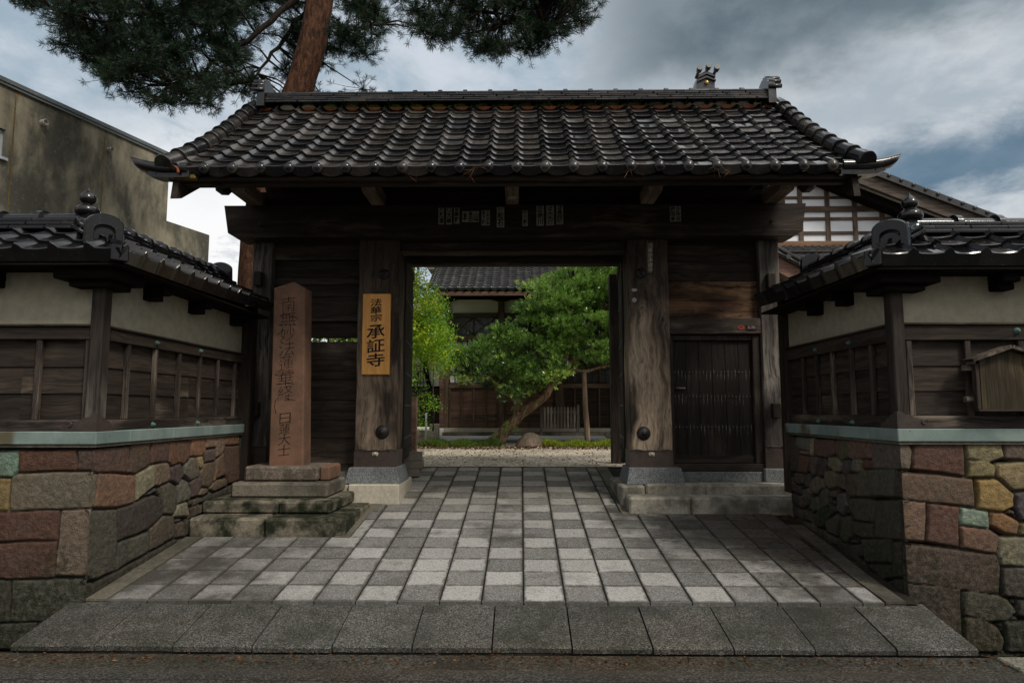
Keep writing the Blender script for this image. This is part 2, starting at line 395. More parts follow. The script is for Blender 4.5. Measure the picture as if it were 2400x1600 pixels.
def bark(name, d, l, sc):
    m, k, b = newmat(name)
    co = objc(k)
    n = k.noise(k.scale(co, (sc, sc, sc*.3)), 1.0, 5, .65, .6); n2_ = k.noise(co, 50, 3, .6)
    col = k.mix(k.ramp(n, .36, .66), d, l)
    col = k.mix(k.math('MULTIPLY', k.ramp(n2_, .58, .72), .4), col, tuple(x*1.7 for x in l))
    setc(k, b, col, .9, .15); bump(k, b, k.math('ADD', n, k.math('MULTIPLY', n2_, .4)), 1.0, .04)
    return m
M['pinebark'] = bark('red_pine_bark', (.030, .015, .009), (.115, .052, .028), 16)
M['twig'] = bark('dark_twig', (.012, .009, .007), (.030, .021, .015), 20)
M['makibark'] = bark('pale_bark', (.10, .066, .04), (.34, .24, .155), 12)
M['nandbark'] = bark('grey_bark', (.03, .025, .02), (.09, .075, .06), 14)

def leaf(name, a, c, tip, rough=.45, spec=.4, trans=.25):
    m, k, b = newmat(name)
    t = attr(k, 'tint')
    col = k.mix(k.ramp(t, 0, .6), a, c)
    col = k.mix(k.ramp(t, .72, 1.0), col, tip)
    setc(k, b, col, rough, spec)
    tr = k.new('ShaderNodeBsdfTranslucent'); k.l.new(col, tr.inputs[0])
    ms = k.new('ShaderNodeMixShader', ins={0: trans})
    k.l.new(b.outputs[0], ms.inputs[1]); k.l.new(tr.outputs[0], ms.inputs[2])
    out = [x for x in k.n if x.type == 'OUTPUT_MATERIAL'][0]
    k.l.new(ms.outputs[0], out.inputs[0])
    return m
M['needle'] = leaf('pine_needles', (.006, .017, .008), (.014, .040, .016), (.05, .070, .020), .5, .3, .15)
M['makileaf'] = leaf('podocarpus_leaves', (.028, .075, .016), (.18, .33, .055), (.52, .62, .12), .24, .6, .32)
M['yleaf'] = leaf('yellow_green_leaves', (.09, .24, .015), (.28, .46, .022), (.66, .62, .035), .45, .4, .45)
M['grass'] = leaf('lawn_grass', (.05, .10, .016), (.11, .20, .03), (.27, .30, .045), .6, .2, .35)
M['drygrass'] = leaf('yellowing_grass', (.09, .16, .016), (.24, .32, .03), (.50, .46, .05), .6, .2, .35)
M['litter'] = leaf('fallen_needles', (.035, .016, .008), (.09, .04, .018), (.19, .10, .04), .8, .1, .1)

# ---------------------------------------------------------------- mesh building
class MB:
    def __init__(s): s.v = []; s.f = []; s.t = []; s.m = []; s.sm = []; s.tint = .5; s.mi = 0; s.smooth = False
    def add(s, vs, fs, tint=None, smooth=None, mi=None):
        o = len(s.v); s.v += [tuple(map(float, p)) for p in vs]
        for f in fs:
            s.f.append(tuple(i+o for i in f)); s.t.append(s.tint if tint is None else tint)
            s.m.append(s.mi if mi is None else mi); s.sm.append(s.smooth if smooth is None else smooth)
        return s
    def box(s, x0, x1, y0, y1, z0, z1, c=.006, tint=None, xf=None, mi=None):
        x0, x1 = min(x0, x1), max(x0, x1); y0, y1 = min(y0, y1), max(y0, y1); z0, z1 = min(z0, z1), max(z0, z1)
        c = min(c, .3*min(x1-x0, y1-y0, z1-z0)); P = {}
        vs = []; fs = []
        X = (x0, x1); Y = (y0, y1); Z = (z0, z1)
        for i in (0, 1):
            for j in (0, 1):
                for k in (0, 1):
                    sx, sy, sz = (1-2*i)*c, (1-2*j)*c, (1-2*k)*c
                    for a, p in enumerate(((X[i], Y[j]+sy, Z[k]+sz), (X[i]+sx, Y[j], Z[k]+sz), (X[i]+sx, Y[j]+sy, Z[k]))):
                        P[i, j, k, a] = len(vs); vs.append(p)
        def q(*ks): fs.append(tuple(P[x] for x in ks))
        for i in (0, 1):
            r = [(i, 0, 0, 0), (i, 1, 0, 0), (i, 1, 1, 0), (i, 0, 1, 0)]; q(*(r[::-1] if i == 0 else r))
            r = [(0, i, 0, 1), (1, i, 0, 1), (1, i, 1, 1), (0, i, 1, 1)]; q(*(r if i == 0 else r[::-1]))
            r = [(0, 0, i, 2), (1, 0, i, 2), (1, 1, i, 2), (0, 1, i, 2)]; q(*(r[::-1] if i == 0 else r))
        for i in (0, 1):
            for j in (0, 1):
                q((i, j, 0, 0), (i, j, 1, 0), (i, j, 1, 1), (i, j, 0, 1))
                q((i, 0, j, 0), (i, 1, j, 0), (i, 1, j, 2), (i, 0, j, 2))
                q((0, i, j, 1), (1, i, j, 1), (1, i, j, 2), (0, i, j, 2))
                for k in (0, 1): q((i, j, k, 0), (i, j, k, 1), (i, j, k, 2))
        if xf is not None: vs = [tuple(xf @ Vector(p)) for p in vs]
        return s.add(vs, fs, tint, False, mi)
    def prism(s, poly, axis, a0, a1, tint=None, mi=None, smooth=False):
        """poly: 2-D outline in the two other axes (x,z for y; y,z for x; x,y for z)"""
        n = len(poly)
        def pt(p, a): return {'x': (a, p[0], p[1]), 'y': (p[0], a, p[1]), 'z': (p[0], p[1], a)}[axis]
        vs = [pt(p, a0) for p in poly]+[pt(p, a1) for p in poly]
        fs = [tuple(range(n)), tuple(range(2*n-1, n-1, -1))]
        s.add(vs, fs, tint, False, mi)
        o = len(s.v)-2*n
        for i in range(n):
            j = (i+1) % n
            s.f.append((o+i, o+n+i, o+n+j, o+j)); s.t.append(s.tint if tint is None else tint)
            s.m.append(s.mi if mi is None else mi); s.sm.append(smooth)
        return s
    def tube(s, pts, rad, n=10, tint=None, cap=True, smooth=True, mi=None, squash=None):
        pts = [Vector(p) for p in pts]
        rad = [rad]*len(pts) if isinstance(rad, (int, float)) else rad
        vs = []; fs = []; up = None
        for i, p in enumerate(pts):
            d = (pts[min(i+1, len(pts)-1)]-pts[max(i-1, 0)]).normalized()
            if up is None: up = Vector((0, 0, 1)) if abs(d.z) < .9 else Vector((0, 1, 0))
            a = d.cross(up).normalized(); b = a.cross(d); up = b
            for k in range(n):
                t = 2*math.pi*k/n
                vs.append(p+(a*math.cos(t)+b*math.sin(t)*(squash or 1))*rad[i])
        for i in range(len(pts)-1):
            for k in range(n):
                fs.append((i*n+k, i*n+(k+1) % n, (i+1)*n+(k+1) % n, (i+1)*n+k))
        s.add(vs, fs, tint, smooth, mi)
        if cap:
            o = len(s.v)-len(vs)
            for r in (tuple(range(n-1, -1, -1)), tuple(range((len(pts)-1)*n, len(pts)*n))):
                s.f.append(tuple(o+i for i in r)); s.t.append(s.tint if tint is None else tint); s.m.append(s.mi if mi is None else mi); s.sm.append(False)
        return s
    def lathe(s, prof, c, axis=(0, 0, 1), n=20, tint=None, mi=None):
        if prof[0][1] > prof[-1][1]: prof = prof[::-1]
        q = Vector((0, 0, 1)).rotation_difference(Vector(axis)); c = Vector(c); vs = []; fs = []
        for r, h in prof:
            for k in range(n):
                t = 2*math.pi*k/n; vs.append(c+q @ Vector((r*math.cos(t), r*math.sin(t), h)))
        for i in range(len(prof)-1):
            for k in range(n): fs.append((i*n+k, i*n+(k+1) % n, (i+1)*n+(k+1) % n, (i+1)*n+k))
        return s.add(vs, fs, tint, True, mi)
    def build(s, name, mat, parent=None, origin=None):
        return link(name, np.array(s.v, float).reshape(-1, 3), s.f, mat, parent, origin, s.t, s.m, s.sm)

def base_of(o):
    p = Vector((0, 0, 0))
    while o is not None: p = p+o.location; o = o.parent
    return p
def link(name, V, Fc, mat, parent=None, origin=None, tint=None, mi=None, sm=None, col=None):
    me = bpy.data.meshes.new(name)
    org = np.array(origin if origin is not None else (base_of(parent) if parent else (0, 0, 0)), float)
    V = np.asarray(V, float)-org
    if isinstance(Fc, np.ndarray):
        n, kk = Fc.shape
        me.vertices.add(len(V)); me.vertices.foreach_set('co', V.ravel())
        me.loops.add(n*kk); me.loops.foreach_set('vertex_index', Fc.ravel().astype(np.int32))
        me.polygons.add(n); me.polygons.foreach_set('loop_start', np.arange(0, n*kk, kk, dtype=np.int32))
        me.update(calc_edges=True)
    else:
        me.from_pydata([tuple(p) for p in V], [], Fc); me.update()
    for m in (mat if isinstance(mat, (list, tuple)) else [mat]): me.materials.append(m)
    npoly = len(me.polygons)
    if tint is not None:
        a = me.attributes.new('tint', 'FLOAT', 'FACE')
        a.data.foreach_set('value', np.broadcast_to(np.asarray(tint, np.float32), (npoly,)).copy())
    if mi is not None: me.polygons.foreach_set('material_index', np.asarray(mi, np.int32))
    if sm is not None: me.polygons.foreach_set('use_smooth', np.broadcast_to(np.asarray(sm, bool), (npoly,)).copy())
    if col is not None:
        a = me.attributes.new('scol', 'FLOAT_COLOR', 'POINT')
        a.data.foreach_set('color', np.c_[col, np.ones(len(col))].astype(np.float32).ravel())
    o = bpy.data.objects.new(name, me); COL.objects.link(o)
    if parent is not None: o.parent = parent; o.location = Vector(org)-base_of(parent)
    else: o.location = Vector(org)
    return o
def thing(name, label, cat, loc, group=None):
    o = bpy.data.objects.new(name, None); COL.objects.link(o); o.empty_display_size = .2
    o.location = loc; o['label'] = label; o['category'] = cat
    if group: o['group'] = group
    return o
def tag(o, label, cat, group=None):
    o['label'] = label; o['category'] = cat
    if group: o['group'] = group
    return o
def kind(o, k, label=None):
    o['kind'] = k
    if label: o['label'] = label
    return o

def text_mesh(body, height, pos, mat, parent, name='lettering', width=None, weight=0.0, depth=.002, face='front', spacing=1.0, origin=None, squeeze=1.0, bold=0.0, slant=0.0):
    """lettering as thin solid glyphs on a surface facing -Y; pos = centre of the text block"""
    cu = bpy.data.curves.new('glyphs', 'FONT'); cu.body = body; cu.size = 1; cu.align_x = 'CENTER'
    cu.extrude = depth/height; cu.offset = weight; cu.space_line = spacing; cu.resolution_u = 3
    o = bpy.data.objects.new('glyphs', cu); COL.objects.link(o)
    bpy.context.view_layer.update()
    me = bpy.data.meshes.new_from_object(o.evaluated_get(bpy.context.evaluated_depsgraph_get()))
    V = np.array([v.co[:] for v in me.vertices]); Fc = [tuple(p.vertices) for p in me.polygons]
    bpy.data.objects.remove(o); bpy.data.curves.remove(cu); bpy.data.meshes.remove(me)
    lo, hi = V.min(0), V.max(0); c = (lo+hi)/2
    sc = height/(hi[1]-lo[1]); sx = sc*squeeze if width is None else width/(hi[0]-lo[0])
    X = (V[:, 0]-c[0])*sx; Z = (V[:, 1]-c[1])*sc; D_ = (V[:, 2]-c[2])*height
    Z = Z+X*slant
    W = np.c_[pos[0]+X, pos[1]-D_, pos[2]+Z]
    if bold:                                        # heavier brush stroke: the glyph laid over itself, a hair apart
        Ws = [W]; n0 = len(W); F2 = list(Fc)
        for i, (a, b) in enumerate(((-1, -.5), (1, -.5), (-.7, .8), (.7, .8), (0, 1.1))):
            Ws.append(W+[a*bold*height, -(i+1)*.00012, b*bold*height*.8]); F2 += [tuple(q+n0*(i+1) for q in f) for f in Fc]
        W = np.concatenate(Ws); Fc = F2
    return link(name, W, Fc, mat, parent, origin)

# ================================================================ ground, road, paving
def structure(o, label=None): return kind(o, 'structure', label)
def gz(y):                                     # height of the sloping forecourt
    return .214+.1165*(y-5.0) if y < 9.75 else .79
g = MB(); S = 400
g.add([(-S, -S, -.45), (S, -S, -.45), (S, S, -.45), (-S, S, -.45)], [(0, 1, 2, 3)])
structure(g.build('ground', M['soil']))
g = MB()
g.add([(-60, -30, .03), (60, -30, .03), (60, 4.2, .035), (-60, 4.2, .035), (-60, 4.2, -.44), (60, 4.2, -.44)], [(0, 1, 2, 3), (3, 2, 5, 4)])
structure(g.build('road', M['asphalt']))
g = MB()
for x0, x1 in ((-60, -3.28), (2.92, 60)): g.box(x0, x1, 4.21, 4.42, -.4, .052, .01, .5)
structure(g.build('gutter_kerb', M['gutter']))
g = MB(); g.box(-3.27, 2.91, 4.205, 4.45, -.4, .034, .004, .3)
structure(g.build('gutter_apron', M['gutterdark']))
# drain bed below the side walls
g = MB(); g.add([(-60, 4.3, -.30), (60, 4.3, -.30), (60, 5.6, -.30), (-60, 5.6, -.30)], [(0, 1, 2, 3)])
structure(g.build('drain_bed', M['soil']))

# exposed-aggregate bridge slabs over the drain
g = MB(); xs = [-3.215+.5045*i for i in range(13)]
for i in range(12):
    x0, x1 = xs[i]+.005, xs[i+1]-.005
    if i == 0: x0 -= .03
    dzr = random.uniform(-.004, .004); q = random.uniform(.3, .75)
    ya, yb = 4.455+random.uniform(-.008, .008), 5.035
    n = 14
    top = []; 
    # front edge worn: jittered
    vs = []; fs = []
    for k in range(n+1):
        x = x0+(x1-x0)*k/n; j = random.uniform(-.006, .006)
        vs += [(x, ya+.002+j*.4, .045), (x, ya+j, .074+dzr), (x, ya+.016+j, .086+dzr), (x, yb, .194+dzr), (x, yb, .05)]
    for k in range(n):
        for a in range(4): fs.append((k*5+a, (k+1)*5+a, (k+1)*5+a+1, k*5+a+1))
    fs += [(0, 1, 2, 3, 4), tuple(n*5+a for a in (4, 3, 2, 1, 0))]
    g.add(vs, fs, q)
structure(g.build('bridge_slabs', M['slab']))
g = MB(); g.box(-3.2, 2.83, 4.47, 5.0, -.3, .05, .004, .2); structure(g.build('slab_bed', M['grout']))

# paving tiles
g = MB(); bed = MB(); tw = .2985; gap = .0058
rows = [5.0+.2965*k for k in range(17)]
def pav_x(r):
    y = rows[r]
    if y < 6.40: return -2.965, 2.56
    if y < 7.20: return -1.60, 2.62
    return float(np.interp(y, [7.1, 7.7, 8.4, 9.1, 9.74], [-1.60, -1.545, -1.47, -1.46, -1.45])), 1.045
for r in range(16):
    xa, xb = pav_x(r); y0, y1 = rows[r], rows[r+1]
    k0 = math.floor((xa-.012)/tw); k1 = math.ceil((xb-.012)/tw)
    for k in range(k0, k1):
        x0 = max(.012+k*tw, xa); x1 = min(.012+(k+1)*tw, xb)
        if x1-x0 < .025: continue
        lightq = ((k+r) % 2 == 0)
        if random.random() < .07: lightq = not lightq
        tint = random.uniform(.66, .95) if lightq else random.uniform(.12, .36)
        if r == 0 and -3 < k < 4: tint = random.uniform(.85, 1.0) if lightq else tint
        d = random.uniform(-.002, .002); z0, z1 = gz(y0)+d, gz(y1)+d
        a, b, c_, e = x0+gap, x1-gap, y0+gap, y1-gap
        bz = .004
        g.add([(a+bz, c_+bz, z0+.001), (b-bz, c_+bz, z0+.001), (b-bz, e-bz, z1), (a+bz, e-bz, z1),
               (a, c_, z0-.004), (b, c_, z0-.004), (b, e, z1-.005), (a, e, z1-.005),
               (a, c_, z0-.03), (b, c_, z0-.03), (b, e, z1-.03), (a, e, z1-.03)],
              [(0, 1, 2, 3)]+[(4+i, 4+(i+1) % 4, (i+1) % 4, i) for i in range(4)]+[(8+i, 8+(i+1) % 4, 4+(i+1) % 4, 4+i) for i in range(4)], tint)
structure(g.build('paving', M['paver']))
bed.add([(-3.12, 5.0, .204), (2.80, 5.0, .204), (2.80, 9.75, .757), (-3.12, 9.75, .757)], [(0, 1, 2, 3)])
structure(bed.build('paving_bed', M['grout']))
# narrow front strip of cut tiles and cream mortar
g = MB()
for k in range(-10, 9):
    x0, x1 = .012+k*tw+.004, .012+(k+1)*tw-.004
    if k >= 8: x1 = 2.55
    g.box(x0, x1, 5.038, 5.0-.004+.0, .15, .2125, .002, random.uniform(.3, .9))
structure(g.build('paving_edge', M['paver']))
g = MB(); g.box(-.62, .95, 5.026, 5.039, .12, .206, .002, .9); structure(g.build('mortar_strip', M['plinth']))
# curb strips beside the paving
g = MB()
def curbrun(pts, wid, side):
    for (x0, y0), (x1, y1) in zip(pts[:-1], pts[1:]):
        z0, z1 = gz(y0)+.006, gz(y1)+.006; e = .004
        g.add([(x0, y0+e, z0), (x0+wid*side, y0+e, z0), (x1+wid*side, y1-e, z1), (x1, y1-e, z1),
               (x0, y0+e, z0-.08), (x0+wid*side, y0+e, z0-.08), (x1+wid*side, y1-e, z1-.08), (x1, y1-e, z1-.08)],
              [(0, 1, 2, 3) if side > 0 else (3, 2, 1, 0), (0, 4, 5, 1), (1, 5, 6, 2), (3, 2, 6, 7), (0, 3, 7, 4)], random.uniform(.35, .7) if side < 0 or x0 < 2 else .12)
curbrun([(-3.12, 5.0), (-3.12, 5.62), (-3.12, 6.30), (-3.12, 6.46)], .15, 1)
curbrun([(2.565, 5.0), (2.565, 5.5), (2.60, 6.2), (2.62, 6.9)], .14, 1)
curbrun([(-1.60, 6.45), (-1.60, 7.1), (-1.545, 7.70), (-1.47, 8.4), (-1.46, 9.1), (-1.45, 9.74)], -.14, 1)
curbrun([(1.05, 7.22), (1.05, 7.9), (1.05, 8.5), (1.05, 9.1), (1.05, 9.74)], .15, 1)
structure(g.build('paving_kerb', M['curb']))
# garden ground behind the gate
g = MB()
nx, ny = 60, 44
X = np.linspace(-16, 18, nx); Yg = np.linspace(9.70, 34, ny)
vs = [(x, y, .785+.012*math.sin(x*1.7+y)*math.sin(y*1.3)+(.0 if y > 9.9 else -.012)) for y in Yg for x in X]
fs = [(j*nx+i, j*nx+i+1, (j+1)*nx+i+1, (j+1)*nx+i) for j in range(ny-1) for i in range(nx-1)]
g.add(vs, fs, .6, True)
structure(g.build('gravel_yard', M['gravel']))

# ================================================================ stone work traced from the visible joints
def polys(lst, ox, oy, sc):
    return [([(ox+x/sc, oy+y/sc) for x, y in p], c) for p, c in lst]
LF = polys([
 ([(-200,690),(220,680),(210,960),(120,1040),(-200,1035)],(100,130,115)), ([(225,670),(1022,662),(1018,945),(215,975)],(92,58,40)),
 ([(1030,662),(1260,660),(1250,945),(1020,945)],(85,66,58)), ([(120,1040),(210,985),(1250,950),(1220,1455),(95,1500)],(105,96,78)),
 ([(-200,1045),(110,1060),(90,1500),(-200,1505)],(122,102,55))], 0, 940, 5.8075)+polys([
 ([(-150,90),(590,68),(565,380),(-150,400)],(88,58,44)), ([(-150,410),(560,385),(535,765),(90,785),(-150,765)],(86,57,44)),
 ([(605,65),(905,52),(870,750),(530,745),(570,390)],(110,92,74)), ([(90,790),(890,765),(850,1010),(820,1210),(80,1220)],(70,70,58)),
 ([(-150,770),(80,795),(72,1220),(-150,1230)],(64,60,52)), ([(-150,1240),(355,1215),(345,1500),(-150,1500)],(58,58,50)), ([(360,1215),(840,1205),(830,1500),(350,1500)],(55,54,45))], 0, 1180, 4.356)
LS = polys([
 ([(1245,665),(1400,640),(1800,600),(1800,975),(1280,950)],(95,70,60)), ([(1805,600),(2070,565),(2080,860),(1880,990),(1802,975)],(90,70,54)),
 ([(2080,563),(2345,535),(2330,820),(2090,855)],(94,68,57)), ([(1225,955),(1370,975),(1320,1445),(1200,1450)],(112,103,83)),
 ([(1380,975),(1880,1000),(1870,1370),(1640,1450),(1320,1445)],(122,88,64)), ([(1885,1000),(2140,855),(2150,1140),(1890,1360)],(132,124,94))], 0, 940, 5.8075)+polys([
 ([(40,865),(235,825),(255,870),(260,1080),(110,1155),(60,1150)],(114,94,74)), ([(265,900),(400,845),(455,990),(375,1130),(265,1080)],(80,65,62)),
 ([(250,545),(530,520),(530,740),(440,860),(390,840),(280,880),(240,820)],(110,75,53)), ([(540,515),(735,490),(740,660),(690,740),(620,755),(540,750)],(135,93,64)),
 ([(745,480),(890,460),(885,620),(745,640)],(140,110,85)), ([(895,465),(1000,455),(1000,590),(970,720),(880,770),(880,640)],(130,107,82)),
 ([(1005,455),(1190,450),(1190,590),(1000,605)],(128,89,53)), ([(560,765),(620,765),(660,960),(640,1030),(530,1080),(450,990),(450,880)],(102,94,82)),
 ([(630,760),(695,735),(720,860),(680,930),(645,890)],(142,127,84)), ([(710,670),(870,640),(870,810),(730,835)],(94,78,73)),
 ([(730,845),(870,820),(880,900),(830,1120),(770,1175),(690,1160),(665,970)],(99,83,64)), ([(890,790),(980,700),(1020,1000),(900,1050),(850,1100),(880,900)],(110,83,61)),
 ([(990,610),(1190,600),(1200,1080),(1050,1130),(1020,1010)],(94,69,51)), ([(1020,1045),(1040,1140),(850,1230),(770,1190),(890,1070)],(99,83,64)),
 ([(430,1050),(500,1090),(540,1250),(520,1340),(370,1395),(360,1150)],(100,96,85)), ([(530,1110),(600,1040),(680,1050),(685,1150),(630,1290),(545,1310)],(87,70,68)),
 ([(140,1160),(260,1100),(340,1150),(345,1450),(300,1540),(170,1540)],(84,79,63)), ([(640,1280),(690,1180),(760,1180),(790,1220),(700,1290)],(104,91,67)),
 ([(310,1520),(380,1400),(490,1360),(520,1570),(300,1570)],(120,114,90))], 360, 940, 5.8075)+polys([
 ([(1232,55),(1400,-10),(1600,-90),(1690,-60),(1690,110),(1540,260),(1228,388)],(66,58,52)), ([(880,52),(1225,58),(1225,400),(1200,690),(1020,765),(845,750)],(78,75,64)),
 ([(1230,395),(1550,285),(1545,490),(1380,580),(1205,690)],(77,77,66)), ([(1560,260),(1690,125),(1800,120),(1810,340),(1640,440),(1560,480)],(84,73,59)),
 ([(870,770),(985,800),(980,850),(880,890)],(68,58,48)), ([(1690,-60),(1830,-60),(1820,60),(1780,105),(1700,110)],(68,62,52)), ([(850,900),(1200,700),(1400,590),(1810,360),(1830,700),(850,1300)],(60,56,46))], 0, 1180, 4.356)
RS = polys([
 ([(1390,780),(1800,800),(1800,1145),(1385,1150)],(98,89,80)), ([(1065,760),(1385,770),(1385,1015),(1100,1020),(1060,1000)],(115,83,71)),
 ([(890,760),(1060,755),(1070,1000),(970,1050),(890,960)],(92,87,57)), ([(590,740),(885,750),(875,950),(770,1010),(590,965)],(102,73,64)),
 ([(535,720),(588,725),(580,970),(540,985)],(140,131,104)), ([(345,715),(530,725),(525,910),(380,880),(345,840)],(110,106,94)),
 ([(400,890),(525,915),(525,970),(400,950)],(120,88,62)), ([(390,960),(540,985),(520,1100),(480,1215),(370,1190)],(100,70,54)),
 ([(560,985),(640,990),(620,1100),(590,1240),(520,1180)],(95,79,70)), ([(645,1000),(750,1010),(780,1090),(720,1260),(640,1230)],(66,64,60)),
 ([(790,990),(900,990),(970,1090),(950,1190),(870,1200),(770,1110)],(108,105,78)), ([(980,1040),(1080,1030),(1090,1180),(1030,1240),(970,1200)],(79,72,70)),
 ([(1110,1010),(1200,1010),(1245,1050),(1230,1180),(1170,1210),(1095,1190)],(110,105,83)), ([(1255,1025),(1380,1030),(1380,1150),(1250,1155)],(95,62,46)),
 ([(1320,1155),(1685,1155),(1670,1530),(1310,1530)],(82,80,68)), ([(1690,1155),(1800,1150),(1785,1540),(1680,1535)],(72,63,56)),
 ([(1215,1165),(1315,1160),(1310,1530),(1170,1530),(1160,1250)],(85,80,60)), ([(735,1190),(850,1170),(910,1240),(890,1400),(800,1430),(720,1330)],(97,93,71)),
 ([(910,1240),(980,1200),(1020,1280),(1020,1450),(900,1400)],(87,79,62)), ([(1030,1215),(1180,1220),(1160,1530),(1080,1540),(1025,1450)],(82,69,55)),
 ([(540,1330),(620,1240),(710,1300),(715,1420),(620,1500),(530,1430)],(104,90,72)), ([(330,1200),(460,1215),(450,1350),(400,1370),(330,1330)],(82,71,62)),
 ([(470,1240),(560,1190),(545,1320),(520,1400),(460,1400)],(77,73,66)), ([(440,1430),(510,1400),(560,1470),(540,1568),(440,1568)],(87,85,68)),
 ([(690,1450),(760,1410),(800,1520),(700,1568)],(77,75,64)), ([(930,1480),(1000,1470),(1040,1568),(910,1568)],(87,77,67)),
 ([(800,1450),(900,1430),(910,1540),(830,1560)],(80,74,55)), ([(250,700),(340,715),(340,840),(390,900),(380,960),(360,1190),(250,1190)],(70,62,52))], 1800, 900, 5.8075)+polys([
 ([(720,70),(870,65),(955,100),(940,295),(780,270),(720,160)],(71,69,60)), ([(960,95),(1195,75),(1190,450),(950,430)],(67,65,55)),
 ([(740,275),(935,300),(935,430),(850,435),(750,400)],(63,63,53)), ([(610,30),(690,20),(700,130),(660,225),(605,180)],(84,77,75)),
 ([(450,20),(530,0),(530,130),(470,160)],(77,74,66)), ([(370,60),(440,40),(450,180),(380,195)],(79,77,66)), ([(310,20),(380,10),(350,130),(300,160)],(73,70,55)),
 ([(400,290),(440,150),(520,150),(520,260),(480,340),(420,320)],(50,58,34)), ([(500,280),(600,210),(640,260),(600,420),(520,370)],(70,66,55)),
 ([(645,240),(730,220),(740,420),(690,480),(640,430)],(66,66,48)), ([(720,500),(830,490),(850,600),(760,620)],(48,52,38)),
 ([(830,440),(1095,440),(1100,660),(870,660)],(60,60,51)), ([(1110,470),(1200,460),(1200,790),(1110,800)],(52,52,41)),
 ([(880,670),(1105,680),(1100,800),(1010,830)],(58,56,45)), ([(1110,810),(1205,810),(1205,980),(1110,940)],(52,49,40)), ([(620,440),(720,500),(860,680),(1000,840),(1200,990),(1200,1100),(600,700)],(46,44,36))], 1800, 1150, 3.92)
RF = polys([
 ([(1765,80),(1835,85),(1845,110),(1840,195),(1765,195)],(115,99,83)), ([(1848,85),(2090,80),(2090,228),(1848,195)],(96,64,51)),
 ([(2095,85),(2255,75),(2270,140),(2200,165),(2100,150)],(135,124,82)), ([(2265,75),(2420,75),(2420,160),(2275,145)],(110,93,79)),
 ([(1765,200),(2130,240),(2138,372),(1765,325)],(102,80,61)), ([(2105,155),(2190,155),(2235,180),(2230,235),(2105,230)],(128,115,69)),
 ([(2240,170),(2420,160),(2420,290),(2310,290),(2240,230)],(140,121,77)), ([(2150,245),(2240,245),(2318,310),(2315,370),(2265,395),(2150,375)],(152,122,55)),
 ([(1765,330),(1912,347),(1908,530),(1765,515)],(115,88,68)), ([(1918,350),(2065,372),(2065,558),(1915,530)],(96,64,50)),
 ([(2070,372),(2202,390),(2203,470),(2070,452)],(120,143,125)), ([(2072,458),(2205,475),(2252,505),(2235,587),(2075,560)],(115,83,64)),
 ([(2210,395),(2270,400),(2342,440),(2335,500),(2270,490),(2205,455)],(130,90,47)), ([(1765,525),(2235,590),(2255,650),(2250,770),(2240,775),(1765,700)],(82,66,55)),
 ([(2250,510),(2420,510),(2420,650),(2255,640),(2240,590)],(118,114,90)), ([(2262,650),(2420,650),(2420,800),(2270,780)],(78,71,67)),
 ([(1765,705),(2070,745),(2080,980),(2075,1040),(1765,1040)],(72,58,51)), ([(2080,760),(2120,752),(2230,775),(2290,800),(2330,850),(2290,895),(2200,900),(2085,870)],(72,72,61)),
 ([(2090,880),(2170,880),(2250,930),(2275,990),(2260,1040),(2095,1040)],(76,66,52)), ([(2280,905),(2420,895),(2420,1040),(2290,1040)],(60,60,55)),
 ([(2335,800),(2420,790),(2420,890),(2338,870)],(66,64,60)), ([(2325,305),(2420,290),(2420,440),(2350,430),(2325,380)],(85,76,78)), ([(2348,445),(2420,445),(2420,505),(2345,500)],(118,104,58))], 1200, 1000, 1.96)

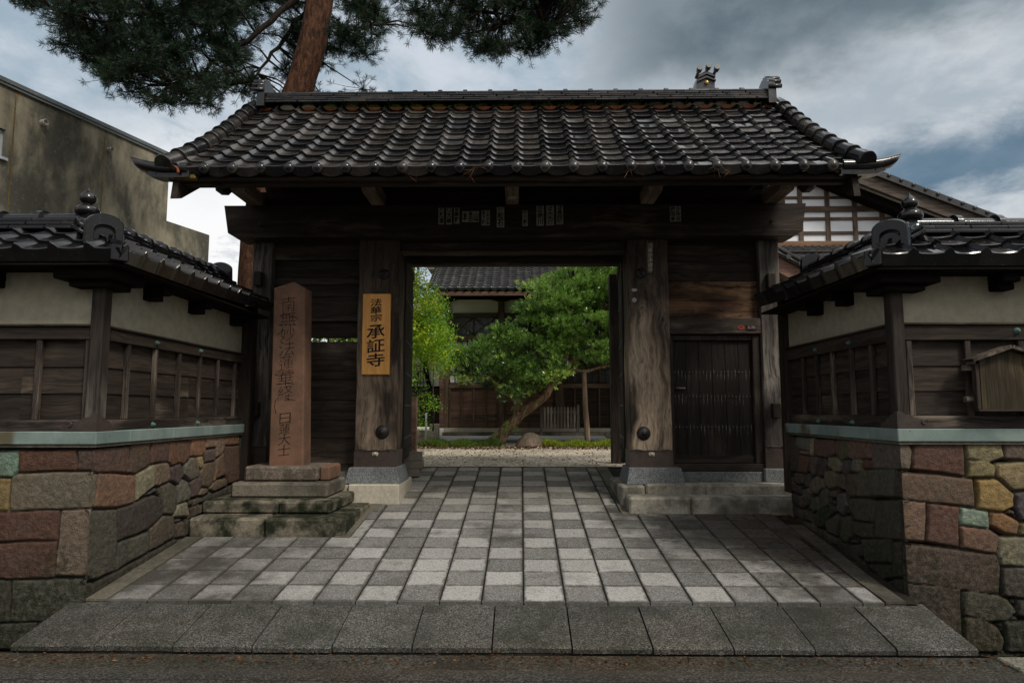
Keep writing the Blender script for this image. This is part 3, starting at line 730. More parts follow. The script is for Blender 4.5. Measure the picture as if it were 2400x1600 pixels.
def stone_sheet(name, parent, cx, y0, yfar, out, front_polys, side_polys, ztop, reach):
    """one continuous sheet round the outer corner: side face (along Y) then street face (along X); out = -1 left wall, +1 right wall"""
    zb = -.32; st = .0095
    side_n = int((yfar-y0)/st); front_n = int(reach/st); zn = int((ztop-zb)/st)
    def conv(pl, side):
        res = []
        for p, c in pl:
            q = []
            for u, v in p:
                if side: P = PX(u, v, cx); a = P[1]-y0
                else: P = PY(u, v, y0); a = (P[0]-cx)*out
                if a < .05: a = min(a, .0)-.12
                z = P[2]
                if z > ztop-.03: z = ztop+.06
                q.append((a, z))
            res.append((np.array(q), c))
        return res
    rnd = random.Random(5 if out < 0 else 9)
    pal = [(105,80,62),(92,62,50),(118,108,80),(85,78,68),(110,92,70),(80,66,60),(128,110,70)]
    fp, sp = conv(front_polys, False), conv(side_polys, True)
    amax = max(p[:, 0].max() for p, c in fp)
    z = zb
    # plain courses beyond the picture's edge
    while z < ztop:
        h = rnd.uniform(.22, .34); a = amax-.1+rnd.uniform(0, .1)
        while a < reach:
            l = rnd.uniform(.3, .6)
            fp.append((np.array([(a, z), (a+l-.01, z), (a+l-.01, z+h-.01), (a, z+h-.01)]), rnd.choice(pal))); a += l
        z += h
    def field(A, Z, pl):
        best = np.full(A.shape, -9.0); col = np.zeros(A.shape+(3,)); dome = np.zeros(A.shape)
        for q, c in pl:
            n = len(q); d = np.full(A.shape, 9.0); ins = np.zeros(A.shape, bool)
            for i in range(n):
                x1, y1 = q[i]; x2, y2 = q[(i+1) % n]
                ex, ey = x2-x1, y2-y1; L = ex*ex+ey*ey+1e-9
                t = np.clip(((A-x1)*ex+(Z-y1)*ey)/L, 0, 1)
                d = np.minimum(d, np.hypot(A-x1-t*ex, Z-y1-t*ey))
                cr = ((y1 > Z) != (y2 > Z)) & (A < ex*(Z-y1)/(ey if abs(ey) > 1e-9 else 1e-9)+x1)
                ins ^= cr
            sd = np.where(ins, d, -d)
            up = sd > best
            best = np.where(up, sd, best); col[up] = srgb(*c)
        return best, col
    verts = []; cols = []
    cols_a = [('s', k*st) for k in range(side_n, 0, -1)]+[('c', 0.0)]+[('f', k*st) for k in range(1, front_n+1)]
    Zs = np.linspace(zb, ztop, zn+1)
    As = np.array([a for t, a in cols_a]); isf = np.array([t != 's' for t, a in cols_a])
    AA, ZZ = np.meshgrid(As, Zs, indexing='ij')
    rg = np.random.default_rng(3)
    wob = .003
    def wav(A, Z, k): return wob*(np.sin(A*19+Z*7+k)*.5+np.sin(Z*23-A*11+2*k)*.5)
    bgp = []
    zz_ = zb
    while zz_ < ztop+.1:
        hh = rnd.uniform(.10, .17); aa = -.2+rnd.uniform(0, .1)
        while aa < max(reach, yfar-y0):
            ll = rnd.uniform(.10, .2); j = lambda: rnd.uniform(-.015, .015)
            bgp.append((np.array([(aa+j(), zz_+j()), (aa+ll-.012+j(), zz_+j()), (aa+ll-.012+j(), zz_+hh-.012+j()), (aa+j(), zz_+hh-.012+j())]), rnd.choice([(66,60,50),(78,70,58),(60,58,50),(84,72,60)]))); aa += ll
        zz_ += hh
    bs, cs = field(AA+wav(AA, ZZ, 1), ZZ+wav(AA, ZZ, 4), sp)
    bf, cf = field(AA+wav(AA, ZZ, 1), ZZ+wav(AA, ZZ, 4), fp)
    f3 = isf[:, None]
    for Bq, Cq in ((bs, cs), (bf, cf)):
        k_ = (Bq < -.018)
        if k_.any(): bb, cb = field(AA[k_], ZZ[k_], bgp); Bq[k_] = np.minimum(bb, -.018-Bq[k_]); Cq[k_] = cb
    B = np.where(f3, bf, bs); Cc = np.where(f3[..., None], cf, cs)
    sm = np.clip((B+.003)/.013, 0, 1); sm = sm*sm*(3-2*sm)
    H = .026*sm+.006*np.clip(B/.10, 0, 1)**.5 - .030*np.clip(-B/.03, 0, 1)
    nz = rg.normal(0, 1, AA.shape); 
    for _ in range(2): nz = (nz+np.roll(nz, 1, 0)+np.roll(nz, -1, 0)+np.roll(nz, 1, 1)+np.roll(nz, -1, 1))/5
    H = H+nz*.004*sm
    lum = np.clip((B+.006)/.011, 0, 1)[..., None]
    Cc = Cc*.95; g_ = Cc.mean(-1, keepdims=True); Cc = g_+(Cc-g_)*.72; Cc = Cc*(.30+.70*lum)
    Cc = np.minimum(Cc, .8)
    dx = np.where(f3, 0.0, -out*1.0); dy = np.where(f3, -1.0, 0.0)
    ci = [i for i, (t, a) in enumerate(cols_a) if t == 'c'][0]
    dx[ci] = -out*.75; dy[ci] = -.75
    Xp = np.where(f3, cx+out*AA, cx)+dx*(H-.045); Yp = np.where(f3, y0, y0+AA)+dy*(H-.045)
    V = np.stack([Xp, Yp, ZZ], -1).reshape(-1, 3)
    na, nzv = AA.shape
    I = np.arange(na*nzv).reshape(na, nzv)
    q = np.stack([I[:-1, :-1], I[1:, :-1], I[1:, 1:], I[:-1, 1:]], -1).reshape(-1, 4)
    if out > 0: pass
    else: q = q[:, ::-1]
    return link(name, V, q, M['stone'], parent, None, None, None, True, Cc.reshape(-1, 3))

# ================================================================ glazed tile roofs
def tile_sheet(O, U, V, width, nc, nr, ex, lift=.022, crest=.042, seg=10, clip=None, bend=None, drop=.055, jit=.0025, sag=0.0, seed=1, square=False):
    O, U, V = map(np.array, (O, U, V)); N = np.cross(U, V); rg = np.random.default_rng(seed)
    tw_ = width/nc
    t = np.linspace(0, 1, seg+1)
    prof = crest*np.exp(-((t-.13)/.105)**2)+.010*np.clip((t-.62)/.38, 0, 1)**2+.006*(1-np.clip(t/.6, 0, 1))
    prof += .012*np.clip((.13-t)/.13, 0, 1)*0
    us = (np.arange(nc)[:, None]*tw_+t[None, :]*tw_*.995).ravel(); P = np.tile(prof, nc)
    tt = np.tile(t, nc)
    L = nr*ex
    lines = []
    cid = np.repeat(np.arange(nc), seg+1)
    J = rg.normal(0, jit, (nr, nc)); JT = rg.normal(0, jit*1.2, (nr, nc)); TN = rg.uniform(.1, .9, (nr, nc))
    def pos(s, h):
        u = us.copy()
        if clip is not None:
            a, b = clip(s); u = np.clip(u, a, b)
        hh = h - sag*np.sin(np.pi*min(1, max(0, s/L)))
        p = O[None]+u[:, None]*U[None]+s*V[None]+hh[:, None]*N[None]
        if bend is not None: p[:, 2] += bend(u)
        return p
    apron = np.full_like(P, -drop) if square else P*.75-drop-.018*np.sin(np.pi*np.clip((tt-.15)/.85, 0, 1))
    lines.append(pos(-.012, apron)); lines.append(pos(-.004, P+lift*.8+J[0][cid]))
    tid = [-1]
    for r in range(nr):
        s0, s1 = r*ex, (r+1)*ex
        hl = P+lift+J[r][cid]+JT[r][cid]*(tt-.5)
        hu = P*.96
        if r: lines.append(pos(s0+.0015, hl-.012)); tid.append(r); lines.append(pos(s0, hl-.003)); tid.append(r)
        else: tid.append(0)
        lines.append(pos(s0+.006, hl)); tid.append(r)
        lines.append(pos(s1+.002, hu)); tid.append(r)
    nu = len(us); VV = np.concatenate(lines)
    I = np.arange(len(VV)).reshape(len(lines), nu)
    q = np.stack([I[:-1, :-1], I[:-1, 1:], I[1:, 1:], I[1:, :-1]], -1)
    tint = np.zeros(q.shape[:2])
    for k in range(len(lines)-1):
        r = max(0, tid[min(k, len(tid)-1)]); tint[k] = TN[min(r, nr-1)][cid[:-1]]
    q = q.reshape(-1, 4); tint = tint.ravel()
    if clip is not None:
        a = VV[q]; area = np.linalg.norm(np.cross(a[:, 2]-a[:, 0], a[:, 3]-a[:, 1]), axis=1)
        k = area > 1e-7; q = q[k]; tint = tint[k]
    return VV, q, tint
def tile_obj(name, parent, mat, *a, ang=32, **kw):
    V, q, t = tile_sheet(*a, **kw)
    o = link(name, V, q, mat, parent, None, t, None, True)
    o.data.set_sharp_from_angle(angle=math.radians(ang))
    return o
def frame(p, x, z=(0, 0, 1)):
    x = Vector(x).normalized(); y = Vector(z).cross(x).normalized(); z = x.cross(y)
    return Matrix(((x.x, y.x, z.x, p[0]), (x.y, y.y, z.y, p[1]), (x.z, y.z, z.z, p[2]), (0, 0, 0, 1)))
def ridge_stack(name, parent, mat, p0, p1, layers, lh, w0, w1, capr, ring, seed=3, ringr=.02):
    """courses of flat ridge tiles under a half-round cap with raised joint rings"""
    g = MB(); rg = random.Random(seed); L = (Vector(p1)-Vector(p0)).length; T = frame(p0, Vector(p1)-Vector(p0))
    for i in range(layers):
        wd = w0+(w1-w0)*i/max(1, layers-1); x = -rg.uniform(0, .25)
        while x < L:
            e = min(L, x+.28+rg.uniform(-.01, .01)); s = max(0, x)
            if e-s > .02:
                dy = rg.uniform(-.004, .004)
                g.box(s+.0015, e-.0015, -wd/2+dy, wd/2+dy, i*lh+.004, (i+1)*lh, .006, rg.uniform(.2, .8), T)
            x += .28
    zc = layers*lh
    n = max(2, int(L/ring)); pts = []
    vs = []; fs = []; seg = 12
    xs_ = []
    for k in range(n+1):
        x = k*L/n
        xs_ += [(x-.03, capr), (x-.022, capr+ringr), (x+.022, capr+ringr), (x+.03, capr)] if 0 < k < n else [(x, capr)]
    for x, r in xs_:
        for j in range(seg+1):
            a = math.pi*j/seg; vs.append(T @ Vector((x, -math.cos(a)*r, zc+math.sin(a)*r*.85)))
    for k in range(len(xs_)-1):
        for j in range(seg): fs.append((k*(seg+1)+j, k*(seg+1)+j+1, (k+1)*(seg+1)+j+1, (k+1)*(seg+1)+j))
    fs.append(tuple(range(seg, -1, -1))); fs.append(tuple((len(xs_)-1)*(seg+1)+j for j in range(seg+1)))
    g.add(vs, fs, .5, True)
    o = g.build(name, mat, parent); o.data.set_sharp_from_angle(angle=math.radians(40)); return o

def arch_plate(name, parent, mat, p, facing, w, h, th, holes=True):
    """onigawara: arched end tile with a recessed face"""
    g = MB(); T = frame(p, facing)
    def arch(w_, h_, n=16, bot=0.0):
        pts = [(-w_/2*1.06, bot)]
        for k in range(n+1):
            a = math.pi*k/n; pts.append((-math.cos(a)*w_/2*(1.0), h_-w_/2*.62+math.sin(a)*w_/2*.62))
        pts.append((w_/2*1.06, bot)); return pts
    outer = arch(w, h); inner = arch(w*.56, h*.66)
    n = len(outer)
    vs = [T @ Vector((0, y, z)) for y, z in outer]+[T @ Vector((th*.8, y, z)) for y, z in outer]+[T @ Vector((th, y*.93, z*.96)) for y, z in outer]
    vs += [T @ Vector((th, y, z)) for y, z in inner]+[T @ Vector((th*.80, y*.93, z*.96)) for y, z in inner]
    fs = []
    for lv in range(4):
        for i in range(n-1): fs.append((lv*n+i, lv*n+i+1, (lv+1)*n+i+1, (lv+1)*n+i))
    fs.append(tuple(4*n+i for i in range(n))); fs.append(tuple(range(n-1, -1, -1)))
    g.add(vs, fs, .3, True)
    # raised inner arch moulding
    mid = arch(w*.48, h*.60)[1:-1]
    g.tube([T @ Vector((th*.82, y, z)) for y, z in mid], .007, 6)
    o = g.build(name, mat, parent); o.data.set_sharp_from_angle(angle=math.radians(35)); return o

HOJU = [(r_*.88, h_*.92-.012) for r_, h_ in [(.0, .215), (.006, .205), (.014, .19), (.034, .170), (.058, .148), (.071, .122), (.070, .100), (.055, .078), (.040, .068), (.038, .060),
        (.060, .054), (.090, .036), (.104, .010), (.100, -.016), (.080, -.036), (.05, -.05), (.05, -.09)]]

def crown_plate(g, pts, th):
    g.prism(pts, 'y', 0, th)

def wing_wall(out, cx, y0, yfar, zs, label):
    """roofed street wall, turning the corner towards the gate.  out=-1: solid lies at smaller X"""
    root = thing('roofed_wall', label, 'wall', (cx+out*.2, y0+.2, 0), 'street walls flanking the gate')
    X = lambda d: cx+out*d                       # d>0 goes into the wall from its gate-side face
    reach = 2.6; zc0, zc1, zsill, zr0, zr1, zp = zs
    stone_sheet('stone_base', root, cx, y0, yfar, out, LF if out < 0 else RF, LS if out < 0 else RS, zc0+.005, reach)
    g = MB(); g.tint = .35
    g.box(X(.055), X(.40), y0+.055, yfar, -.3, zc0, .004); g.box(X(.06), X(reach), y0+.055, y0+.40, -.3, zc0-.001, .004)
    g.build('wall_core', M['void'], root)
    g = MB()
    e = .016
    # coping course in long stones
    a = -e
    cuts = [(-e, .92), (.92, 1.9), (1.9, reach)]
    for k, (s, t_) in enumerate(cuts): g.box(X(s if k else -e), X(t_-.003), y0-e, y0+.42, zc0, zc1, .006)
    yc = [y0+.42, y0+1.1, y0+1.85, yfar]
    for s, t_ in zip(yc[:-1], yc[1:]): g.box(X(-e), X(.42), s+.002, t_-.001, zc0, zc1, .006)
    g.build('coping', M['coping'], root)
    mo = MB(); mo.box(X(-.004), X(reach), y0-.004, y0+.3, zc0-.022, zc0-.0005, .003); mo.box(X(-.004), X(.3), y0+.3, yfar, zc0-.022, zc0-.0005, .003)
    mo.build('mortar_bed', M['curb'], root)
    # timber sill
    g = MB(); r = random.Random(4)
    g.box(X(.02), X(reach), y0+.02, y0+.16, zc1, zsill, .006, .5); g.build('sill', M['grey_x'], root)
    g = MB(); g.box(X(.022), X(.16), y0+.16, yfar, zc1, zsill-.001, .006, .45); g.build('sill', M['grey_y'], root)
    # lapped boards
    nb = 3; hb = (zr0-zsill)/nb
    g = MB(); g2 = MB()
    for i in range(nb):
        za, zb = zsill+i*hb, zsill+(i+1)*hb
        for (d0, d1) in ((.14, .62), (.62, 1.25), (1.25, reach)):
            tl = r.uniform(.25, .9); tp = .012
            vs = [(X(d0), y0+.062, za), (X(d1), y0+.062, za), (X(d1), y0+.062+tp, zb+.012), (X(d0), y0+.062+tp, zb+.012), (X(d0), y0+.1, za), (X(d1), y0+.1, za), (X(d1), y0+.1, zb+.012), (X(d0), y0+.1, zb+.012)]
            g.add(vs, [(0, 1, 2, 3), (4, 5, 1, 0), (5, 6, 2, 1), (4, 0, 3, 7), (3, 2, 6, 7)] if out > 0 else [(3, 2, 1, 0), (0, 1, 5, 4), (1, 2, 6, 5), (7, 3, 0, 4), (7, 6, 2, 3)], tl)
        ys = [y0+.14, y0+.85, y0+1.5, yfar]
        for s, t_ in zip(ys[:-1], ys[1:]):
            tl = r.uniform(.25, .95); tp = .012
            vs = [(X(.062), s, za), (X(.062), t_, za), (X(.062+tp), t_, zb+.012), (X(.062+tp), s, zb+.012), (X(.1), s, za), (X(.1), t_, za), (X(.1), t_, zb+.012), (X(.1), s, zb+.012)]
            g2.add(vs, [(0, 1, 2, 3), (4, 5, 1, 0), (5, 6, 2, 1), (4, 0, 3, 7), (3, 2, 6, 7)], tl)
    g.build('board_panel', M['wood_x'], root); g2.build('board_panel', M['wood_y'], root)
    # battens
    side_u = [301, 366, 422, 471, 512, 553] if out < 0 else [1880, 1912, 1949, 1993, 2041]
    for u in side_u:
        yb = PX(u, 880, cx+out*.03)[1]
        g = MB(); g.box(X(.030), X(.066), yb-.020, yb+.020, zsill+.001, zr0, .004, r.uniform(.55, .95)); g.build('batten', M['grey_z'], root)
    for d in ([.112, .485, .9, 1.4, 1.9] if out < 0 else [.13, .57, .97, 1.5, 2.1]):
        lean = 0
        g = MB(); g.box(X(d-.022), X(d+.022), y0+.028, y0+.064, zsill+.001, zr0, .004, r.uniform(.3, .6)); g.build('batten', M['grey_z'], root)
    # top rail and drip board
    g = MB(); g.box(X(.02), X(reach), y0+.02, y0+.16, zr0, zr1-.018, .006, .35); g.box(X(.004), X(reach), y0+.0, y0+.16, zr1-.018, zr1, .004, .6); g.build('top_rail', M['wood_x'], root)
    g = MB(); g.box(X(.022), X(.16), y0+.16, yfar, zr0+.001, zr1-.019, .006, .7); g.box(X(.006), X(.16), y0+.16, yfar, zr1-.0185, zr1-.001, .004, .6); g.build('top_rail', M['red_x'] if 0 else M['wood_y'], root)
    # plaster
    g = MB(); g.box(X(.052), X(reach), y0+.052, y0+.36, zr1-.004, zp+.16, .002); g.build('plaster_panel', M['plaster'], root)
    g = MB(); g.box(X(.0525), X(.36), y0+.36, yfar, zr1-.0045, zp+.159, .002); g.build('plaster_panel', M['plaster'], root)
    # corner post with its scalloped copper foot
    g = MB(); g.box(X(-.006), X(.088), y0-.006, y0+.105, zc1+.002, zp+.02, .008, .75); g.build('corner_post', M['cornerpost'], root)
    for half, ax in ((0, 'front'), (1, 'side')):
        g = MB(); pts = [(-.0, 0), (.27, 0)]
        for k in range(13):
            t_ = 1-k/12.0
            x = .25*t_; z = .118*(1-t_)**.75+.012*abs(math.sin(t_*12)); pts.append((x, z+.006 if k else .045))
        pts += [(0, .125)]
        if ax == 'front': g.prism([(X(-.012+p[0]), zc1+.002+p[1]) for p in pts], 'y', y0-.013, y0-.007)
        else: g.prism([(y0-.012+p[0]*.9, zc1+.002+p[1]) for p in pts], 'x', X(-.013), X(-.007))
        c = pts[2]
        if ax == 'front': g.tube([(X(.19+.022*math.cos(a)), y0-.016, zc1+.05+.018*math.sin(a)) for a in np.linspace(.2, 4.8, 9)], .005, 6)
        g.build('copper_foot', M['copper'], root)
    # green copper studs on the rails
    for k, u in enumerate(([368, 471] if out < 0 else [1910, 1989])):
        for zz in (zr0+.05, zc1+.035):
            yb = PX(u, 900, cx)[1]
            g = MB(); g.lathe([(.0, .03), (.008, .028), (.014, .016), (.020, .008), (.022, 0)], (X(.022), yb, zz), (-out, 0, 0), 8); g.build('copper_stud', M['verdigris'], root)
    if out > 0:
        for d in (.94,):
            g = MB(); g.lathe([(.0, .03), (.010, .028), (.016, .016), (.026, .008), (.028, 0)], (X(d), y0+.022, zr0+.07), (0, -1, 0), 8); g.build('copper_stud', M['verdigris'], root)
    # ---- roof
    ov = .26; ze = zp+.025; run = .47; rise = .285; L = math.hypot(run, rise); c_, s_ = run/L, rise/L; runx = .57; Lx = math.hypot(runx, rise); cx_, sx_ = runx/Lx, rise/Lx
    ex_, ey_ = X(-ov), y0-.25
    T = M['tile2']
    W = reach+ov; nc = 11; ex = .185; tw_ = W/nc
    # street-side slope
    if out < 0: tile_obj('tile_roof', root, T, (ex_-W, ey_, ze), (1, 0, 0), (0, c_, s_), W, nc, 3, ex, clip=lambda s: (0, W-s*c_*runx/run), drop=.07, square=True, seed=4, crest=.046, lift=.026)
    else: tile_obj('tile_roof', root, T, (ex_, ey_, ze), (1, 0, 0), (0, c_, s_), W, nc, 3, ex, clip=lambda s: (s*c_*runx/run, W), drop=.07, square=True, seed=8, crest=.046, lift=.026)
    # gate-side slope
    D_ = yfar-ey_+.03; nd = round(D_/.26); bl = .065
    if out < 0: tile_obj('tile_roof', root, T, (ex_, ey_, ze), (0, 1, 0), (-cx_, 0, sx_), D_, nd, 3, ex*1.12, clip=lambda s: (s*cx_*run/runx, D_), bend=lambda u: bl*(u/D_)**2.5, drop=.07, square=True, seed=5, crest=.046, lift=.026)
    else: tile_obj('tile_roof', root, T, (ex_, yfar+.03, ze), (0, -1, 0), (cx_, 0, sx_), D_, nd, 3, ex*1.12, clip=lambda s: (0, D_-s*cx_*run/runx), bend=lambda u: bl*((D_-u)/D_)**2.5, drop=.07, square=True, seed=6, crest=.046, lift=.026)
    # back slopes, plain
    rx, ry = X(-ov+runx), ey_+run; zr = ze+rise
    g = MB(); g.box(X(-ov+runx), X(reach), ry, ry+.48, ze, ze+.02, .004); 
    g.add([(rx, ry, zr), (X(reach), ry, zr), (X(reach), ry+run, ze), (X(-ov+2*runx), ry+run, ze), (rx, yfar, zr), (X(-ov+2*runx), yfar, ze)], [(0, 1, 2, 3), (0, 3, 5, 4)] if out > 0 else [(3, 2, 1, 0), (4, 5, 3, 0)], .5)
    g.build('rear_slope', T, root)
    zk = zr-.03
    ridge_stack('ridge', root, T, (rx+out*.02, ry, zk), (X(reach), ry, zk), 3, .034, .27, .20, .062, .30, 3, .03)
    ridge_stack('ridge', root, T, (rx, ry+.02, zk), (rx, yfar-.12, zk+bl*.8), 3, .034, .27, .20, .062, .26, 4, .03)
    # hip ridge down to the corner
    hd = Vector((-out*runx/run, -1.0, -rise/run)).normalized()
    p0 = Vector((rx, ry, zk+.03)); p1 = p0+hd*.40
    ridge_stack('hip_ridge', root, T, tuple(p0), tuple(p1), 2, .034, .25, .19, .066, .14, 6)
    arch_plate('end_tile', root, T, tuple(p1+Vector((-out*.0, 0, -.06))), (-out, -1.25, 0), .25, .245, .085)
    arch_plate('end_tile', root, T, (rx, yfar-.12, zk-.01+bl*.8), (0, 1, 0), .25, .25, .06)
    g = MB(); hv = Vector((out, 1, 0)).normalized(); T_ = frame(Vector((ex_, ey_, ze-.068))+hv*.012, hv)
    g.box(0, .055, -.058, .058, 0, .118, .008, .4, T_); g.box(.056, .16, -.05, .05, .03, .10, .006, .4, T_); g.build('corner_tile', T, root)
    g = MB(); g.lathe(HOJU, (rx, ry, zk+.185)); g.lathe([(.075, -.075), (.10, -.10), (.105, -.14)], (rx, ry, zk+.185)); o = g.build('finial', T, root)
    # soffit, eave board and the stepped arms that carry it
    g = MB()
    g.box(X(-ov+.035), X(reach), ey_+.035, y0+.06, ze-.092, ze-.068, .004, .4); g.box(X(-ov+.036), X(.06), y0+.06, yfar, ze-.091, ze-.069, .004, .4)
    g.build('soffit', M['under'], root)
    gb = MB(); gb.box(X(.03), X(reach), y0+.03, y0+.3, ze-.0905, ze+.05, .004); gb.box(X(.031), X(.3), y0+.3, yfar, ze-.09, ze+.05, .004); gb.build('wall_plate', M['under'], root)
    arms = ([386, 486, 578] if out < 0 else [1885, 1952])
    for u in arms:
        yb = PX(u, 700, X(-.1))[1]
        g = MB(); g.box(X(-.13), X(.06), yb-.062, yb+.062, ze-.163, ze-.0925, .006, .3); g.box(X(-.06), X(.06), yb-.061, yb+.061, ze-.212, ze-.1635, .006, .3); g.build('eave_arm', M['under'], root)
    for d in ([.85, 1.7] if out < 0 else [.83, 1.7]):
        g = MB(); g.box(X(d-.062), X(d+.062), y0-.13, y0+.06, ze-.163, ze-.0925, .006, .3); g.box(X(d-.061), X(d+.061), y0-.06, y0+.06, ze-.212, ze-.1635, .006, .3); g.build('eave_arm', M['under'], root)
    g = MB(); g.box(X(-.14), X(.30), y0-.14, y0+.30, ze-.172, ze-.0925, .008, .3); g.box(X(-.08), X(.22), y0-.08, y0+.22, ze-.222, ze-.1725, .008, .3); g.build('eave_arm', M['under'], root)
    return root

LW = wing_wall(-1, -3.12, 5.0, 7.72, (1.31, 1.405, 1.487, 2.085, 2.20, 2.665), 'tile-roofed street wall on a stone base, next to the tall inscribed pillar')
RW = wing_wall(1, 2.80, 5.15, 7.30, (1.328, 1.424, 1.517, 2.085, 2.22, 2.645), 'tile-roofed street wall with mossy stones and a small roofed notice board')
# end post that closes each wall against the gate
for r_, x0, x1, y_ in ((LW, -3.30, -3.06, 7.66), (RW, 2.80, 2.96, 7.28)):
    g = MB(); g.box(x0, x1, y_, y_+.16, .7, 2.74, .006, .35); g.build('end_post', M['wood_z'], r_)

# ================================================================ forecourt steps and platforms
def stone_run(name, root, mat, blocks, c=.012):
    for b in blocks:
        g = MB(); g.box(*b, c, random.uniform(.35, .8)); g.build(name, mat, root)
t = thing('stone_steps', 'mossy two-tier stone steps carrying the tall inscribed pillar', 'steps', (-2.4, 7.0, .4))
stone_run('step_block', t, M['stepmoss'], [(-3.13, -2.42, 6.5, 7.2, .25, .553), (-2.417, -1.655, 6.5, 7.2, .25, .551), (-1.98, -1.655, 7.203, 7.64, .3, .552)], .022)
stone_run('step_block', t, M['stepmoss'], [(-3.13, -2.38, 6.76, 7.7, .5535, .676), (-2.377, -1.86, 6.76, 7.2, .5535, .675), (-2.377, -1.845, 7.203, 7.66, .5535, .676)], .02)
tL = thing('gate_platform', 'pale concrete platform under the gate post with the orange name board', 'platform', (-2.3, 8.3, .4))
stone_run('platform_block', tL, M['plinth'], [(-1.93, -1.36, 7.68, 8.02, .3, .742), (-1.80, -1.36, 8.024, 8.6, .3, .74), (-3.3, -1.934, 7.72, 8.6, .3, .739)], .014)
tR = thing('gate_steps', 'pale two-tier stone steps in front of the small side door', 'steps', (2.0, 7.6, .4))
stone_run('step_block', tR, M['step'], [(1.13, 1.78, 7.30, 7.62, .3, .652), (1.784, 2.95, 7.305, 7.62, .3, .649), (1.09, 1.36, 7.63, 8.6, .3, .738)], .02)
stone_run('step_block', tR, M['step'], [(1.365, 2.02, 7.61, 7.86, .5, .755), (2.024, 2.99, 7.615, 7.86, .5, .753)], .018)
stone_run('platform_block', tR, M['plinth'], [(1.362, 3.1, 7.864, 8.6, .4, .742)], .01)

# ================================================================ inscribed pillar
t = thing('inscribed_pillar', 'tall reddish stone pillar carved with a column of characters, on stacked stone slabs', 'monument', (-2.47, 7.35, .68))
g = MB(); g.box(-2.95, -1.96, 6.99, 7.70, .677, .828, .022, .45); g.build('lower_slab', M['slabstone'], t)
g = MB(); g.box(-2.865, -2.10, 7.10, 7.66, .829, .984, .024, .4); g.build('upper_slab', M['steledark'], t)
g = MB(); g.box(-2.10, -1.99, 7.16, 7.6, .829, .985, .02, .5); g.build('slab_side_stone', M['stele'], t)
def pillar_pts(z, x0, x1, y0, y1): return [(x0, y0, z), (x1, y0, z), (x1, y1, z), (x0, y1, z)]
g = MB()
xb0, xb1, xt0, xt1 = -2.648, -2.285, -2.660, -2.325
lv = []
nlev = 20
for k in range(nlev+1):
    f = k/nlev; z = .984+(2.868-.984)*f; a, b = xb0+(xt0-xb0)*f, xb1+(xt1-xb1)*f; ya, yb = 7.20+.012*f, 7.47-.012*f; c = .012
    lv.append([(a+c, ya, z), (b-c, ya, z), (b, ya+c, z), (b, yb-c, z), (b-c, yb, z), (a+c, yb, z), (a, yb-c, z), (a, ya+c, z)])
vs = [p for r in lv for p in r]; fs = []
for k in range(nlev):
    for i in range(8): fs.append((k*8+i, k*8+(i+1) % 8, (k+1)*8+(i+1) % 8, (k+1)*8+i))
o = len(vs); vs.append((-2.49, 7.335, 2.955))
fs += [(nlev*8+i, nlev*8+(i+1) % 8, o) for i in range(8)]
g.add(vs, fs, .5); sh = g.build('shaft', M['stele'], t)
def carve(s, z0, z1, xc, wdt, wgt):
    n = len(s); h = (z1-z0)/n
    for i, ch in enumerate(s):
        zc = z1-h*(i+.5)
        text_mesh(ch, h*1.0, (xc, 7.2005+.0064*(zc-.98)/1.0, zc), M['engrave'], sh, 'inscription', wdt*random.uniform(.9, 1.1), wgt, .0022, slant=.12)
carve('南無妙法蓮華経', 1.66, 2.77, -2.497, .155, -.017)
carve('日蓮大士', 1.09, 1.53, -2.49, .125, -.010)
for st in ([(-.02, 1.985, 0), (-.10, 1.97, 0), (-.115, 1.935, 0), (-.07, 1.925, 0), (0, 1.945, 0), (.09, 1.955, 0)], [(-.10, 1.83, 0), (0, 1.845, 0), (.09, 1.835, 0)], [(-.07, 1.70, 0), (-.10, 1.66, 0), (-.11, 1.60, 0), (-.095, 1.53, 0)], [(.0, 1.69, 0), (.05, 1.675, 0), (.11, 1.66, 0)], [(-.10, 2.46, 0), (-.03, 2.475, 0), (.09, 2.465, 0)], [(-.09, 2.56, 0), (.0, 2.575, 0), (.10, 2.54, 0)], [(-.105, 2.36, 0), (-.05, 2.40, 0)]):
    g = MB(); g.tube([(-2.497+a, 7.2012+.0064*(b-.98), b) for a, b, _ in st], .0042, 5); g.build('inscription', M['engrave'], sh)

# ================================================================ the gate
GX = -.085
def door_mat(ox, oz):
    m = wood('door_wood', 'z', (.008, .0065, .0055), (.021, .0155, .0115), (.05, .036, .026), (.55, .8))
    k = NT(m.node_tree); b = [n for n in k.n if n.type == 'BSDF_PRINCIPLED'][0]
    src = b.inputs['Base Color'].links[0].from_socket
    sp = k.new('ShaderNodeSeparateXYZ', ins={0: objc(k)})
    ph = k.math('MULTIPLY', k.math('SUBTRACT', sp.outputs[0], 1.80-ox), 2*math.pi/.0415)
    st = k.math('POWER', k.math('MAXIMUM', k.math('COSINE', ph), 0.0), 7.0)
    tot = None
    for v in (872, 929, 1000):                     # pale wash marks that the studs have left on the boards
        d = k.math('SUBTRACT', sp.outputs[2], zy(v, 8.03, 1700)-oz)
        e = k.math('MULTIPLY', k.ramp(d, -.13, -.01), k.ramp(d, .05, .0)); tot = e if tot is None else k.math('ADD', tot, e)
    nn = k.noise(k.scale(objc(k), (26, 1, 6)), 1.0, 2, .5)
    f = k.math('MULTIPLY', k.math('MULTIPLY', st, tot), k.ramp(nn, .38, .68))
    k.l.new(k.mix(k.math('MULTIPLY', f, .85), src, (.26, .24, .20)), b.inputs['Base Color'])
    return m
gate = thing('temple_gate', 'dark timber temple gate with black tiled gable roof, wide doorway and thick posts', 'gate', (GX, 8.05, .74))
